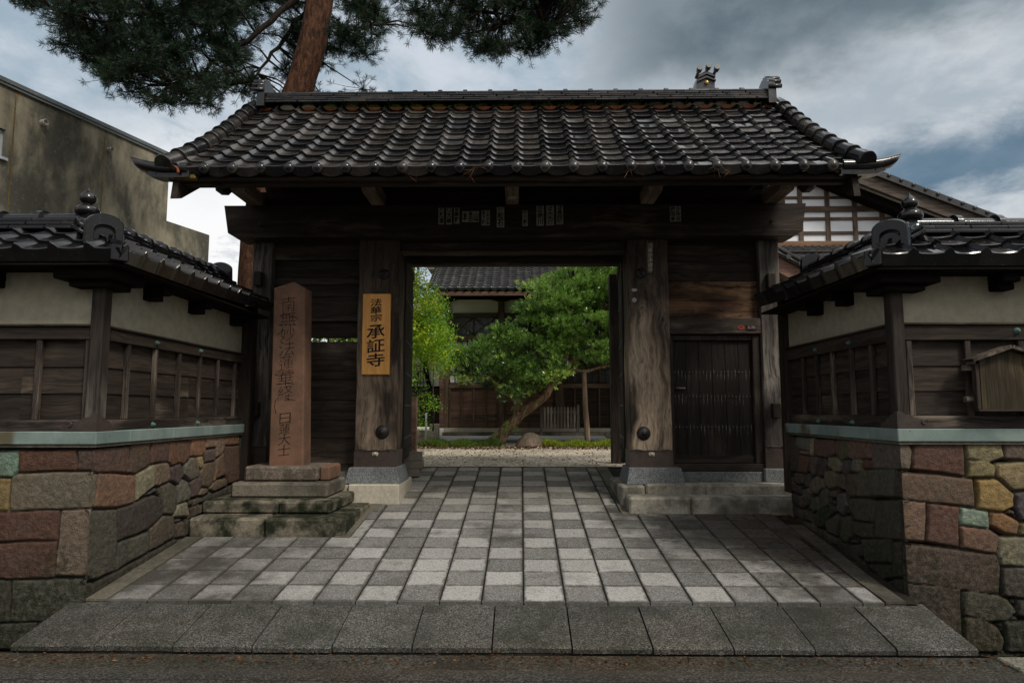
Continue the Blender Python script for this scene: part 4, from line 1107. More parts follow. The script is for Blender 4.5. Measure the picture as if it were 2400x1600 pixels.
def part(name, mat, *boxes, c=.008, parent=gate, tint=None):
    g = MB()
    for b in boxes: g.box(*b, c, random.uniform(.3, .7) if tint is None else tint)
    return g.build(name, mat, parent)
def boot(post, x0, x1, y0, y1, z0, z1, amp=.018, mat='copper'):
    """copper sleeve with a cloud-scalloped upper edge"""
    e = .006; g = MB(); n = 24
    def top(f): return z1+amp*(abs(math.sin(f*math.pi*3))*.9+.9*math.exp(-((f-.5)/.12)**2)*-.6)
    vs = []; fs = []
    ring = [(x0-e+(x1-x0+2*e)*i/n, y0-e, i/n) for i in range(n+1)]+[(x1+e, y0-e+(y1-y0+2*e)*i/8, i/8) for i in range(1, 9)]
    ring += [(x1+e-(x1-x0+2*e)*i/n, y1+e, i/n) for i in range(1, n+1)]+[(x0-e, y1+e-(y1-y0+2*e)*i/8, i/8) for i in range(1, 8)]
    for x, y, f in ring: vs += [(x, y, z0), (x, y, top(f))]
    m_ = len(ring)
    for i in range(m_):
        j = (i+1) % m_; fs.append((2*i, 2*j, 2*j+1, 2*i+1))
    g.add(vs, fs)
    # beaded scroll along the edge and the curled cloud heads
    g.tube([(ring[i][0], ring[i][1]-.003, top(ring[i][2])) for i in range(n+1)], .0055, 6)
    for cx_ in (.18, .82):
        xc = x0+(x1-x0)*cx_; s = 1 if cx_ < .5 else -1
        g.tube([(xc+s*.022*math.cos(a)*(1-a/9), y0-e-.004, z1-.002+.020*math.sin(a)*(1-a/9)) for a in np.linspace(0, 5.6, 12)], .006, 6)
    b = g.build('copper_boot', M[mat], post)
    return b
def boss(post, x, y, z, r):
    g = MB(); g.lathe([(r*1.04, 0), (r*1.04, .006), (r*.96, .012), (r*.86, r*.26), (r*.66, r*.42), (r*.4, r*.52), (.018, r*.56), (.018, r*.56+.006), (.012, r*.56+.016), (0, r*.56+.018)], (x, y, z), (0, -1, 0), 24)
    g.build('iron_boss', M['copperdark'], post)

BY0, BY1 = 7.70, 8.06          # main beam depth
PYF = 7.85                     # front of the main posts
posts = {}
for sgn, (x0, x1), (bu, bv), (lu, lv_) in ((-1, (-1.905, -1.425), (882, 630), (878, 992)), (1, (1.238, 1.712), (1472, 628), (1478, 995))):
    g = MB(); n = 26; rr = random.Random(sgn); c = .012
    vs = []; fs = []
    for k in range(n+1):
        z = .92+(3.61-.92)*k/n
        wv = .004*math.sin(z*5+sgn)+.003*math.sin(z*11)
        a, b = x0+wv, x1+wv*.6; y0_, y1_ = PYF+.002*math.sin(z*9), 8.2
        vs += [(a+c, y0_, z), (b-c, y0_, z), (b, y0_+c, z), (b, y1_, z), (a, y1_, z), (a, y0_+c, z)]
    for k in range(n):
        for i in range(6): fs.append((k*6+i, k*6+(i+1) % 6, (k+1)*6+(i+1) % 6, (k+1)*6+i))
    fs += [(5, 4, 3, 2, 1, 0)]
    g.add(vs, fs, .52 if sgn < 0 else .71); p = g.build('main_post', M['post' if sgn < 0 else 'post2'], gate); posts[sgn] = p
    boot(p, x0, x1, PYF, 8.2, .92, 1.10)
    g = MB(); g.tube([(x0+(x1-x0)*.5-.016, PYF-.010, 1.068), (x0+(x1-x0)*.5+.016, PYF-.010, 1.068)], .020, 8); 
    g.prism([(x0+(x1-x0)*.5+a, 1.058+b) for a, b in ((-.036, .018), (-.02, .028), (0, .02), (.02, .028), (.036, .018), (.03, -.008), (.012, -.016), (0, -.008), (-.012, -.016), (-.03, -.008))], 'y', PYF-.013, PYF-.007)
    g.build('ivory_crest', M['ivory'], p)
    X_, _, Z_ = PY(bu/.98, bv/.98, PYF); boss(p, X_, PYF, Z_, .062)
    X_, _, Z_ = PY(lu/.98, lv_/.98, PYF); boss(p, X_, PYF, Z_, .076)
    # tapered granite base
    xa, xb = x0-.04, x1+.075 if sgn > 0 else x1+.03
    if sgn > 0: xa = x0-.03
    f = .035; g = MB()
    vs = [(xa-f, 7.74-f*.6, .744), (xb+f, 7.74-f*.6, .744), (xb+f, 8.34, .744), (xa-f, 8.34, .744), (xa, 7.76, .91), (xb, 7.76, .91), (xb, 8.3, .91), (xa, 8.3, .91), (xa+.01, 7.77, .92), (xb-.01, 7.77, .92), (xb-.01, 8.29, .92), (xa+.01, 8.29, .92)]
    g.add(vs, [(8, 9, 10, 11)]+[(4+i, 4+(i+1) % 4, 8+(i+1) % 4, 8+i) for i in range(4)]+[(i, (i+1) % 4, 4+(i+1) % 4, 4+i) for i in range(4)], .6)
    g.build('base_stone', M['granite'], gate)
    # small hooks and an old bracket hole
    for (u, v) in ([(1770, 640), (1770, 1060)] if 0 else [(1472+50, 735)] if sgn > 0 else []):
        q = PY(u/.98, v/.98, PYF); g = MB(); g.tube([(q[0], PYF, q[2]+.02), (q[0], PYF-.02, q[2]+.015), (q[0], PYF-.03, q[2]-.01)], .006, 6); g.build('hook', M['copperdark'], p)
# stickers on the right post
q = PY(1457/.98, 666/.98, PYF); g = MB(); g.prism([(q[0]+.033*math.copysign(abs(math.cos(a))**.8, math.cos(a)), q[2]+.018*math.sin(a)) for a in np.linspace(0, 2*math.pi, 20)[:-1]], 'y', PYF-.005, PYF+.004); g.build('round_sticker', M['silver'], posts[1])
q = PY(1457/.98, 689/.98, PYF); g = MB(); g.prism([(q[0]+.027*math.cos(a), q[2]+.027*math.sin(a)) for a in np.linspace(0, 2*math.pi, 20)[:-1]], 'y', PYF-.005, PYF+.004); g.build('round_sticker', M['silver'], posts[1])

# outer posts with tenon ends
for sgn, x0, x1 in ((-1, -3.2, -2.965), (1, 2.80, 3.035)):
    p = part('side_post', M['sidepost'], (x0, x1, 7.95, 8.2, .9, 3.6), c=.01, tint=.7)
    boot(p, x0, x1, 7.95, 8.2, .9, 1.14, .014)
    part('base_stone', M['granite'], (x0-.035, x1+.035, 7.9, 8.28, .742, .899), c=.012)
    for (u, v) in (((592, 640), (586, 940)) if sgn < 0 else ((1771, 645), (1783, 943))):
        q = PY(u/.98, v/.98, 7.9); g = MB(); g.box(q[0]-.045, q[0]+.045, 7.87, 7.96, q[2]-.085, q[2]+.085, .008, .35); g.build('tenon_end', M['wood_z'], p)
# main beam with raked ends
bl, br, zb0, zb1 = -3.455, 3.275, 3.60, 3.925
g = MB(); pts = [(bl, zb1), (br, zb1), (br-.055, zb0), (br-.15, zb0-.05), (bl+.15, zb0-.05), (bl+.055, zb0)]
g.prism(pts[::-1], 'y', BY0, BY1, .4); beam = g.build('main_beam', M['wood_x'], gate)
part('upper_beam', M['wood_x'], (-3.25, 3.08, 7.80, 8.0, 3.926, 4.12), tint=.45)
# small iron lugs on the beam
for u, v in ((610, 527), (1200, 523), (1520, 522), (1808, 518)):
    q = PY(u, v, BY0); g = MB(); g.box(q[0]-.012, q[0]+.012, BY0-.03, BY0, q[2]-.012, q[2]+.012, .003); g.tube([(q[0], BY0-.02, q[2]), (q[0]+.05, BY0-.03, q[2]-.014)], .006, 6); g.build('iron_lug', M['copperdark'], beam)
part('head_rail', M['wood_x'], (-1.424, 1.237, 7.93, 8.1, 3.44, 3.549), tint=.35)
part('head_ledge', M['wood_x'], (-1.424, 1.237, 7.90, 8.12, 3.415, 3.439), tint=.8)
part('transom_board', M['wood_x'], (-1.40, 1.215, 8.24, 8.30, 3.36, 3.66), tint=.6)
part('transom_ledge', M['wood_x'], (-1.37, 1.195, 8.20, 8.34, 3.325, 3.359), tint=.9)
# plank infill, left of the doorway
def planks(x0, x1, yf, zs, mat, name='plank_wall', jit=.012, group=None):
    g = MB()
    for a, b in zip(zs[:-1], zs[1:]): g.box(x0, x1, yf+random.uniform(-jit, jit), yf+.05, a+.0015, b-.0015, .005, random.uniform(.15, .95))
    return g.build(name, mat, gate)
zz = lambda v: zy(v, 8.05, 760)
planks(-2.964, -1.906, 8.05, [zz(792), zz(752), zz(738), zz(697), zz(668)], M['wood_x'])
planks(-2.964, -1.906, 8.05, [zz(668), zz(650), zz(610), zz(555), 3.6], M['wood_x'], jit=.02)
part('plank_rail', M['grey_x'], (-2.964, -1.906, 8.0, 8.1, zz(754), zz(738)), tint=.75)
planks(-2.964, -1.906, 8.07, [.93, zz(1026), zz(984), zz(938), zz(890), zz(842), zz(800)], M['wood_x'])
part('ground_sill', M['wood_x'], (-2.964, -1.906, 7.98, 8.12, .86, .93), tint=.4)
part('sill_stone', M['granite'], (-2.95, -1.98, 7.98, 8.2, .743, .859))
# plank infill over the side door
zr = lambda v: zy(v, 8.02, 1640/.98*1.0)
planks(1.713, 2.799, 8.05, [zr(731/.98), zr(690/.98), zr(645/.98)], M['warm'], jit=.006)
planks(1.713, 2.799, 8.05, [zr(645/.98), zr(600/.98), zr(560/.98), 3.6], M['wood_x'], jit=.008)
part('plank_gap_blocker', M['void'], (1.72, 2.79, 8.115, 8.13, .95, 3.58))  # added dark panels that stop light showing through the plank gaps
part('plank_gap_blocker', M['void'], (-2.96, -1.91, 8.125, 8.14, .86, zz(803)), (-2.96, -1.91, 8.125, 8.14, zz(790), 3.58))
part('door_lintel', M['grey_x'], (1.713, 2.799, 7.955, 8.1, zr(768/.98), zr(732/.98)), tint=.7, c=.012)
dz0, dz1 = .985, zr(782/.98)
for bx_ in ((1.713, 1.775, 7.99, 8.1, .95, zr(769/.98)), (2.70, 2.799, 7.99, 8.1, .95, zr(769/.98)), (1.776, 2.699, 8.0, 8.1, dz1, zr(769/.98)-.002)): part('door_frame', M['wood_z'], bx_, tint=.5)
part('ground_sill', M['wood_x'], (1.713, 2.799, 7.97, 8.12, .86, .95), tint=.6)
part('sill_stone', M['granite'], (1.80, 2.76, 7.95, 8.2, .743, .859))
g = MB(); nb = 6
for i in range(nb):
    a = 1.778+i*(2.697-1.778)/nb; g.box(a+.001, a+(2.697-1.778)/nb-.001, 8.035+random.uniform(-.003, .003), 8.07, dz0, dz1, .004, random.uniform(.35, .65))
M['door'] = door_mat(GX, .74)
door = g.build('side_door', M['door'], gate)
part('door_rail', M['wood_x'], (1.778, 2.697, 8.024, 8.04, dz0-.03, dz0+.055), parent=door, tint=.4, c=.004)
for v in (872, 929, 1000):
    z = zy(v, 8.03, 1700); g = MB()
    for k in range(22):
        x = 1.80+k*.0415; g.lathe([(.0068, 0), (.0062, .004), (.003, .008), (0, .009)], (x, 8.032, z+random.uniform(-.002, .002)), (0, -1, 0), 8)
    g.build('stud_row', M['greymetal'], door)
q = PY(1594, 909, 8.03); g = MB(); g.tube([(q[0]-.055, 8.01, q[2]), (q[0]+.055, 8.01, q[2]-.004)], .011, 8); g.tube([(q[0]-.04, 8.035, q[2]), (q[0]-.04, 8.01, q[2])], .008, 6); g.build('door_handle', M['arm'], door)

# the two leaves standing open behind the posts
for sgn, xh, xe in ((-1, -1.425, -1.55), (1, 1.238, 1.385)):
    g = MB(); Lf = 1.28; y0_ = 8.36; z0_, z1_ = 1.08, 3.40
    ang = math.atan2(xe-xh, Lf); Tm = Matrix.Translation((xh, y0_, 0)) @ Matrix.Rotation(-ang, 4, 'Z')
    th = .06*sgn
    for i in range(8):
        a = i*Lf/8; g.box(0, th, a+.002, a+Lf/8-.002, z0_, z1_, .005, random.uniform(.25, .8), Tm)
    leafd = g.build('door_leaf', M['wood_z'], gate)
    g = MB(); g.box(-.02*sgn, th, 0, Lf, z0_-.11, z0_-.002, .006, .7, Tm); g.build('leaf_rail', M['wood_y'], leafd); g = MB(); g.box(-.02*sgn, th, 0, Lf, z1_+.002, z1_+.10, .006, .5, Tm); g.build('leaf_rail', M['wood_y'], leafd)
    g = MB(); g.box(.0, th*1.6, -.09, -.002, .93, z1_+.1, .006, .4, Tm); g.build('leaf_stile', M['wood_z'], leafd); g = MB(); g.box(.0, th*1.3, Lf+.002, Lf+.07, .84, z1_, .006, .6, Tm); g.build('leaf_stile', M['wood_z'], leafd)
    for z in (1.22, 1.62, 2.02, 2.42, 2.95):
        g = MB()
        for k in range(22): g.lathe([(.008, 0), (.007, .005), (0, .010)], Tm @ Vector((-.001*sgn, .04+k*.058, z)), (-sgn, 0, 0), 7)
        g.build('stud_row', M['greymetal'], leafd)
# rear posts
for sgn, x in ((-1, -1.62), (1, 1.42)):
    part('rear_post', M['red_x'] if 0 else M['wood_z'], (x-.09, x+.09, 10.15, 10.33, .78, 3.6), tint=.8) if sgn > 0 else None

# bracket arms that carry the eave purlin
zA0, zA1 = 3.927, 4.07
arms = [PY(868/.98, 475/.98, BY0)[0], PY(1177/.98, 475/.98, BY0)[0], PY(1487/.98, 475/.98, BY0)[0], -3.09, 2.87]
armo = []
for i, x in enumerate(arms):
    g = MB(); w_ = .075; ya = 7.17
    vs = []
    pr = [(ya+.015, zA1), (ya, zA1-.02), (ya, zA0+.045), (ya+.05, zA0), (BY0-.002, zA0), (BY0+.4, zA0), (BY0+.4, zA1)]
    g.prism([(a, b) for a, b in pr], 'x', x-w_, x+w_, .55); armo.append(g.build('bracket_arm', M['arm'], gate))
part('eave_purlin', M['wood_x'], (-3.28, 3.12, 7.16, 7.32, zA1+.001, zA1+.19), tint=.4)
g = MB()
for sx, x in ((-1, -3.28), (1, 3.12)):
    x_ = x-sx*.02; pr = [(x_+sx*.10, 4.20), (x_+sx*.075, 4.03), (x_+sx*.055, 3.928), (x_-sx*.02, 3.925), (x_-sx*.075, 3.98), (x_-sx*.075, 4.20)]
    g.prism(pr if sx > 0 else pr[::-1], 'y', 7.162, 7.318, .4)
g.build('purlin_end', M['wood_x'], gate)

# ---- roof frame
eY, eZ, rY, rZ = 6.275, 3.845, 8.14, 5.275
Ls = math.hypot(rY-eY, rZ-eZ); cs, sn = (rY-eY)/Ls, (rZ-eZ)/Ls
xl, xr = -3.317, 3.163
def slope(s, h=0.0): return (eY+cs*s-sn*h, eZ+sn*s+cs*h)
# roof boarding
for nm, sg in (('roof_boarding', 1), ('roof_boarding', -1)):
    g = MB()
    y0_, z0_ = slope(.10, -.075); y1_, z1_ = slope(Ls, -.075); y2_, z2_ = slope(.10, -.10); y3_, z3_ = slope(Ls, -.10)
    f = (lambda y: y) if sg > 0 else (lambda y: 2*rY-y)
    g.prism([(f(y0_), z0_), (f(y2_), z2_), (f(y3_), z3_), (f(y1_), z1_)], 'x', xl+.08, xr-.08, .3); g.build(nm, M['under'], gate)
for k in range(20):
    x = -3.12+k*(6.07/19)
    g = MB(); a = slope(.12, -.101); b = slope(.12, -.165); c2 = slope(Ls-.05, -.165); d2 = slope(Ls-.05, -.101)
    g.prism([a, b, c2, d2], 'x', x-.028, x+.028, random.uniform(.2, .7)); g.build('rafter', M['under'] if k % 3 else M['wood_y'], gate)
# eave boards (fascia)
y0_, z0_ = slope(.0, -.06)
part('eave_board', M['wood_x'], (xl-.08, xr+.08, y0_+.03, y0_+.11, 3.762, 3.800), tint=.5)
part('eave_board', M['wood_x'], (xl-.03, xr+.03, y0_+.112, y0_+.20, 3.738, 3.80), tint=.3)
# the stone-grey blocks peeping between the rafters
for u in (1146, 1252):
    q = PY(u, 440, 7.3); part('spacer_block', M['grey_z'], (q[0]-.035, q[0]+.035, 7.33, 7.42, 4.10, 4.24), c=.004, tint=.5)
# bargeboards
for sx, x in ((-1, xl-.005), (1, xr+.005)):
    g = MB()
    def bpt(s, h): return slope(s, h)
    n = 10; top = [bpt(.16+(Ls-.16)*k/n, -.06) for k in range(n+1)]; bot = [bpt(.30+(Ls-.30)*k/n, -.40+.06*math.sin(math.pi*k/n)) for k in range(n+1)]
    bot = [(6.305, 3.567), (6.40, 3.60), (6.97, 3.953), (7.5, 4.34), (8.14, 4.86)]; top = [bpt(.05+(Ls-.05)*k/n, -.06) for k in range(n+1)]
    g.prism(bot+top[::-1], 'x', x-.03, x+.03, .4)
    g.prism([(2*rY-a, b) for a, b in bot+top[::-1]], 'x', x-.03, x+.03, .4)
    g.build('bargeboard', M['wood_y'], gate)
    g = MB(); g.box(x-.05, x+.05, 8.05, 8.23, 4.6, 5.0, .01); g.prism([(x-.03*sx+a*sx*.0+a, b) for a, b in ((0, 0),)]*0 or [(x-.01, 4.6), (x+.01, 4.6), (x+.01, 4.7), (x-.01, 4.7)], 'y', 8.0, 8.05); g.build('gable_pendant', M['wood_z'], gate)
# gable infill so no light leaks through
for x in (xl+.35, xr-.35):
    g = MB(); g.prism([(7.5, 4.25), (8.78, 4.25), (8.14, 5.05)], 'x', x-.02, x+.02, .3); g.build('gable_panel', M['under'], gate)
part('ridge_beam', M['wood_x'], (xl+.02, xr-.02, 8.04, 8.24, 4.80, 5.02), tint=.3)

# ---- roof tiles
nc, nr = 24, 11
roof = tile_obj('tile_roof', gate, M['tile'], (xl, eY, eZ), (1, 0, 0), (0, cs, sn), xr-xl, nc, nr, Ls/nr, seed=21, sag=.035, jit=.003, seg=12, lift=.025, crest=.044)
V, q, tt_ = tile_sheet((xr, 2*rY-eY, eZ), (-1, 0, 0), (0, -cs, sn), xr-xl, nc, nr, Ls/nr, seed=22, sag=.035, seg=6)
o = link('rear_tile_roof', V, q, M['tile'], gate, None, tt_, None, True); o.data.set_sharp_from_angle(angle=math.radians(32))
# round end tiles along the eave
tw_ = (xr-xl)/nc
for k in range(nc):
    x = xl+(k+.13)*tw_; 
    if k == 0: continue
    r = .052; y, z = slope(-.018, .018)
    g = MB(); g.lathe([(r, -.05), (r, .0), (r*.97, .012), (r*.86, .018), (r*.80, .016), (r*.55, .030), (r*.28, .037), (0, .039)], (x, y+.004, z), (0, -.97, -.12), 18, random.uniform(.2, .8)); g.build('eave_end_tile', M['tile'], roof)
# clay filler half-discs below the ridge
for k in range(nc):
    if k == 1: continue
    x = xl+(k+.60)*tw_; s_ = Ls-.115; h = .045
    pts = [(x+.078*math.cos(a), .0+.040*math.sin(a)) for a in np.linspace(math.pi, 2*math.pi, 12)]
    vs = []
    for ins in (0, 1):
        for a, b in pts:
            y, z = slope(s_+.02*ins+.035, h+b); vs.append((a, y-.012*(1-ins), z))
    n = len(pts); g = MB(); g.add(vs, [tuple(range(n))[::-1]]+[(i, i+1, n+i+1, n+i) for i in range(n-1)]+[(n-1, 0, n, 2*n-1)], random.uniform(.2, .9)); g.build('clay_filler', M['terra'], roof)
# main ridge
rzb = rZ+.028
rd = ridge_stack('ridge', gate, M['tile'], (xl+.14, rY, rzb), (xr-.13, rY, rzb+.01), 5, .029, .33, .25, .062, .2985, 12, .018)
for sx, x in ((-1, xl+.15), (1, xr-.14)):
    # ribbed end tile
    e = arch_plate('ridge_end_tile', gate, M['tile'], (x-sx*.03, rY, rzb-.05), (sx, 0, 0), .36, .375, .10)
    g = MB()
    for k in range(9):
        a = math.pi*(.08+.84*k/8); T_ = frame((x+sx*.03, rY, rzb-.05), (sx, 0, 0))
        c_ = (math.cos(a)*.185, .375-.225+math.sin(a)*.225)
        g.tube([T_ @ Vector((-.05, c_[0], c_[1])), T_ @ Vector((.10, c_[0]*1.02, c_[1]*1.0+.004))], .028, 8, .5)
    g.build('end_tile_rib', M['tile'], e)
# verge tiles: a run of overlapping half-round tiles down each gable edge
for sx, x in ((-1, xl+.03), (1, xr-.03)):
    g = MB(); n = 10; seg = Ls/n
    for k in range(n):
        s0, s1 = k*seg-.02, (k+1)*seg+.015
        fl = lambda s: sx*(.02+.085*max(0, 1-s/1.0)**2)
        def P_(s, h): y, z = slope(s, h-.035*math.sin(math.pi*min(1, max(0, s/Ls)))); return Vector((x+fl(s), y, z))
        a0, a1 = P_(s1, .045), P_(s0, .058)
        d = (a1-a0).normalized(); up = Vector((0, -sn, cs)); sd = d.cross(up).normalized(); up = sd.cross(d)
        r0, r1 = .077, .088; vs = []; fs = []; m_ = 12
        for i, (p_, r_) in enumerate(((a0, r0), (a0+(a1-a0)*.9, r1), (a1-d*.012, r1+.004), (a1, r1), (a1, r1-.02))):
            for j in range(m_+1):
                th = math.pi*(-.08+1.16*j/m_); vs.append(p_+sd*math.cos(th)*r_+up*math.sin(th)*r_)
        for i in range(4):
            for j in range(m_): fs.append((i*(m_+1)+j, i*(m_+1)+j+1, (i+1)*(m_+1)+j+1, (i+1)*(m_+1)+j))
        if k == 0: fs.append(tuple(4*(m_+1)+j for j in range(m_+1)))
        g.add(vs, fs, random.uniform(.2, .8), True)
    o = g.build('verge_tile', M['tile'], roof); o.data.set_sharp_from_angle(angle=math.radians(40))
    # upturned corner tile at the eave tip
    g = MB(); y, z = slope(.02, .0); base = Vector((x+sx*.0, y+.06, z+.0)); n = 12; vs = []; fs = []; m_ = 14
    for i in range(n+1):
        f = i/n; cx_ = -.10+.52*f; cz = .010+.16*max(0, f-.38)**2; hh = .058+.006*f; ww = .085
        for j in range(m_):
            th = 2*math.pi*j/m_; q = math.sin(th); lean = .045*f*q
            vs.append((base.x+sx*(cx_+lean*1.0), base.y-.02+math.cos(th)*ww, base.z+cz+q*hh-(.012 if q < 0 else 0)))
    for i in range(n):
        for j in range(m_): fs.append((i*m_+j, i*m_+(j+1) % m_, (i+1)*m_+(j+1) % m_, (i+1)*m_+j))
    fs.append(tuple(n*m_+j for j in range(m_))); fs.append(tuple(range(m_-1, -1, -1)))
    g.add(vs, fs, .4, True)
    pts = [(base.x+sx*a, base.z+b) for a, b in ((-.12, -.02), (.10, -.03), (.27, -.025), (.30, -.05), (.20, -.085), (.02, -.09), (-.12, -.085))]
    g.prism(pts if sx < 0 else pts[::-1], 'y', base.y-.075, base.y+.07, .4)
    o = g.build('corner_tile', M['tile'], roof); o.data.set_sharp_from_angle(angle=math.radians(40))
    g = MB(); xx = base.x+sx*.2
    g.tube([(xx, base.y-.075, base.z-.06), (xx+.005, base.y-.09, base.z+.03), (xx, base.y-.05, base.z+.09)], .004, 5); g.build('tie_twine', M['twine'], roof)
# one fallen tile fragment on the left eave corner
g = MB(); y, z = slope(-.0, .0); g.tube([(xl+.0+.055*math.cos(a), y-.02, z-.03+.06*math.sin(a)) for a in np.linspace(-.3, 2.6, 9)], .013, 7); g.build('broken_tile_edge', M['terra'], roof)
g = MB(); g.box(xl-.07, xl+.20, y+.02, y+.10, z-.085, z-.03, .01); g.build('clay_bed', M['mud'], roof)

# ---- paper slips pasted on the beam (wording as far as it can be read)
def slip(u0, v0, u1, v1, cols_, name='paper_slip', Y=BY0, parent=beam, small=None):
    a = PY(u0, v0, Y); b = PY(u1, v1, Y)
    x0, x1 = a[0], b[0]; zt, zb = a[2], b[2]
    g = MB(); g.box(x0, x1, Y-.003, Y+.0, zb, zt, .001, .5); o = g.build(name, M['paper'], parent)
    # printed characters share the slip's mesh
    Vs = [np.array([v.co[:] for v in o.data.vertices])]; Fs = [tuple(p.vertices) for p in o.data.polygons]; mi = [0]*len(Fs)
    nco = len(cols_); wcol = (x1-x0)/nco
    off = len(Vs[0])
    for ci, s in enumerate(cols_):
        n = sum(.55 if isinstance(ch, tuple) else 1 for ch in s); h = (zt-zb)*.95/n; zc = zt-(zt-zb)*.025
        for ch in s:
            hh = h*(.55 if isinstance(ch, tuple) else 1); c_ = ch[0] if isinstance(ch, tuple) else ch
            tmp = text_mesh(c_, hh*.94, (x1-wcol*(ci+.5), Y-.0036, zc-hh/2), M['ink'], None, 'tmp', wcol*.86*(.9 if not isinstance(ch, tuple) else .8), .022, .0012)
            Vs.append(np.array([v.co[:] for v in tmp.data.vertices])-np.array(base_of(o))); Fs += [tuple(i+off for i in p.vertices) for p in tmp.data.polygons]; mi += [1]*len(tmp.data.polygons); off += len(tmp.data.vertices)
            me = tmp.data; bpy.data.objects.remove(tmp); bpy.data.meshes.remove(me)
            zc -= hh
    old = o.data; me = bpy.data.meshes.new(name); me.from_pydata([tuple(p) for p in np.concatenate(Vs)], [], Fs); me.materials.append(M['paper']); me.materials.append(M['ink'])
    me.polygons.foreach_set('material_index', mi); o.data = me; bpy.data.meshes.remove(old)
    return o
SV = lambda x, y, ox, oy=380: (ox+x/4.704, oy+y/4.704)
def sl(x0, y0, x1, y1, ox, cols_): slip(*SV(x0, y0, ox), *SV(x1, y1, ox), cols_)
sl(1072, 505, 1131, 686, 800, [[('戸',), '瀬', '澤']])
sl(1157, 505, 1218, 686, 800, [[('口',), '大', '嶋']])
sl(1241, 505, 1301, 678, 800, [[('南',), '鳴', '野']])
sl(1333, 542, 1517, 660, 800, [['山'], [('東',), ('田',)], ['本']])
sl(1544, 532, 1639, 698, 800, [[('おか',), 'お', 'か', '未'], [('商',), '下', '村']])
sl(1714, 498, 1796, 718, 800, [[('伊',), '松', '石']])
sl(1996, 532, 2056, 705, 800, [[('中',), '小', '野']])
sl(2150, 484, 2233, 700, 800, [[('熊',), ('谷',), '堀', '川']])
sl(2260, 478, 2345, 696, 800, [[('熊',), ('谷',), '大', '久', '保']])
sl(252, 474, 329, 686, 1250, [[('熊',), ('谷',), '長', '西', '勝']])
sl(1503, 487, 1630, 655, 1250, [['か', 'ゆ', 'み'], ['櫻', '田', '倉']])
# the little square seal on the middle bracket arm's underside edge
a = PY(*SV(1842, 430, 800), BY0-.07); b = PY(*SV(1918, 480, 800), BY0-.07)
g = MB(); g.box(arms[1]-.045, arms[1]+.045, 7.40, 7.50, zA0-.003, zA0, .001); sq = g.build('paper_seal', M['paper'], armo[1])

# ================================================================ boards and plates fixed to the gate
q0 = PY(833/.98, 675/.98, PYF-.03); q1 = PY(895/.98, 860/.98, PYF-.03)
t = thing('name_board', 'bright orange-brown wooden board with black brushed characters on the gate post', 'sign', ((q0[0]+q1[0])/2, PYF-.02, q1[2]))
x0, x1, z0, z1 = xy(832/.98, PYF-.03, 780/.98), xy(896/.98, PYF-.03, 780/.98), q1[2], q0[2]
g = MB(); g.box(x0, x1, PYF-.042, PYF-.002, z0, z1, .004, .5); bd = g.build('board', M['orange'], t)
def board_text(s, v0, v1, u, wpx, Y, mat, par, wgt, bold=0.0):
    n = len(s)
    for i, ch in enumerate(s):
        vc = v0+(v1-v0)*(i+.5)/n; c_ = PY(u, vc, Y); top = PY(u, v0+(v1-v0)*i/n, Y)[2]; bot = PY(u, v0+(v1-v0)*(i+1)/n, Y)[2]
        text_mesh(ch, (top-bot)*.92, (c_[0], Y-.001, c_[2]), mat, par, 'lettering', (PY(u+wpx/2, vc, Y)[0]-PY(u-wpx/2, vc, Y)[0]), wgt, .0012, bold=bold, slant=.10)
S7 = lambda y: 660+y/6.535
board_text('法華宗', S7(258), S7(612), 820+402/6.535, 26, PYF-.042, M['ink'], bd, 0, .022)
board_text('承証寺', S7(655), S7(1305), 820+395/6.535, 41, PYF-.042, M['ink'], bd, 0, .022)
# slim older plate on the right post
x0, x1 = xy(1400+750/6.535, PYF-.02, 600), xy(1400+880/6.535, PYF-.02, 600); z1, z0 = zy(540+158/6.535, PYF-.02, 1520), zy(540+668/6.535, PYF-.02, 1520)
t = thing('name_board', 'slim dark wooden plate with pale handwritten characters high on the gate post', 'sign', ((x0+x1)/2, PYF-.012, z0))
g = MB(); g.box(x0, x1, PYF-.022, PYF-.002, z0, z1, .003, .8); bd = g.build('board', M['grey_z'], t)
S8 = lambda y: 540+y/6.535
board_text('法華宗承證寺', S8(190), S8(640), 1400+813/6.535, 11, PYF-.022, M['ivory'], bd, .004)
# house number plate and oval badge
Yl = 7.955
a = PY(1714/.98, 746/.98, Yl); b = PY(1737/.98, 758/.98, Yl)
t = thing('number_plate', 'small brown enamel plate reading 5-70 on the plank above the side door', 'sign', ((a[0]+b[0])/2, Yl-.004, b[2]))
g = MB(); g.box(a[0], b[0], Yl-.008, Yl-.001, b[2], a[2], .002); pl = g.build('plate', M['brownplate'], t)
text_mesh('5-70', (a[2]-b[2])*.5, ((a[0]+b[0])/2, Yl-.0085, (a[2]+b[2])/2), M['silver'], pl, 'lettering', (b[0]-a[0])*.74, .01, .001)
c_ = PY(1702/.98, 752/.98, Yl)
t = thing('oval_badge', 'small oval red badge beside the house number plate', 'badge', (c_[0], Yl-.004, c_[2]))
g = MB(); g.prism([(c_[0]+.042*math.cos(k), c_[2]+.026*math.sin(k)) for k in np.linspace(0, 2*math.pi, 24)[:-1]], 'y', Yl-.007, Yl-.001); pb = g.build('plate', M['redplate'], t)
g = MB(); g.box(c_[0]-.024, c_[0]+.024, Yl-.0085, Yl-.007, c_[2]-.004, c_[2]+.003, .0003); g.box(c_[0]-.006, c_[0]+.006, Yl-.0085, Yl-.007, c_[2]+.008, c_[2]+.017, .0003); g.build('emblem', M['ink'], pb)

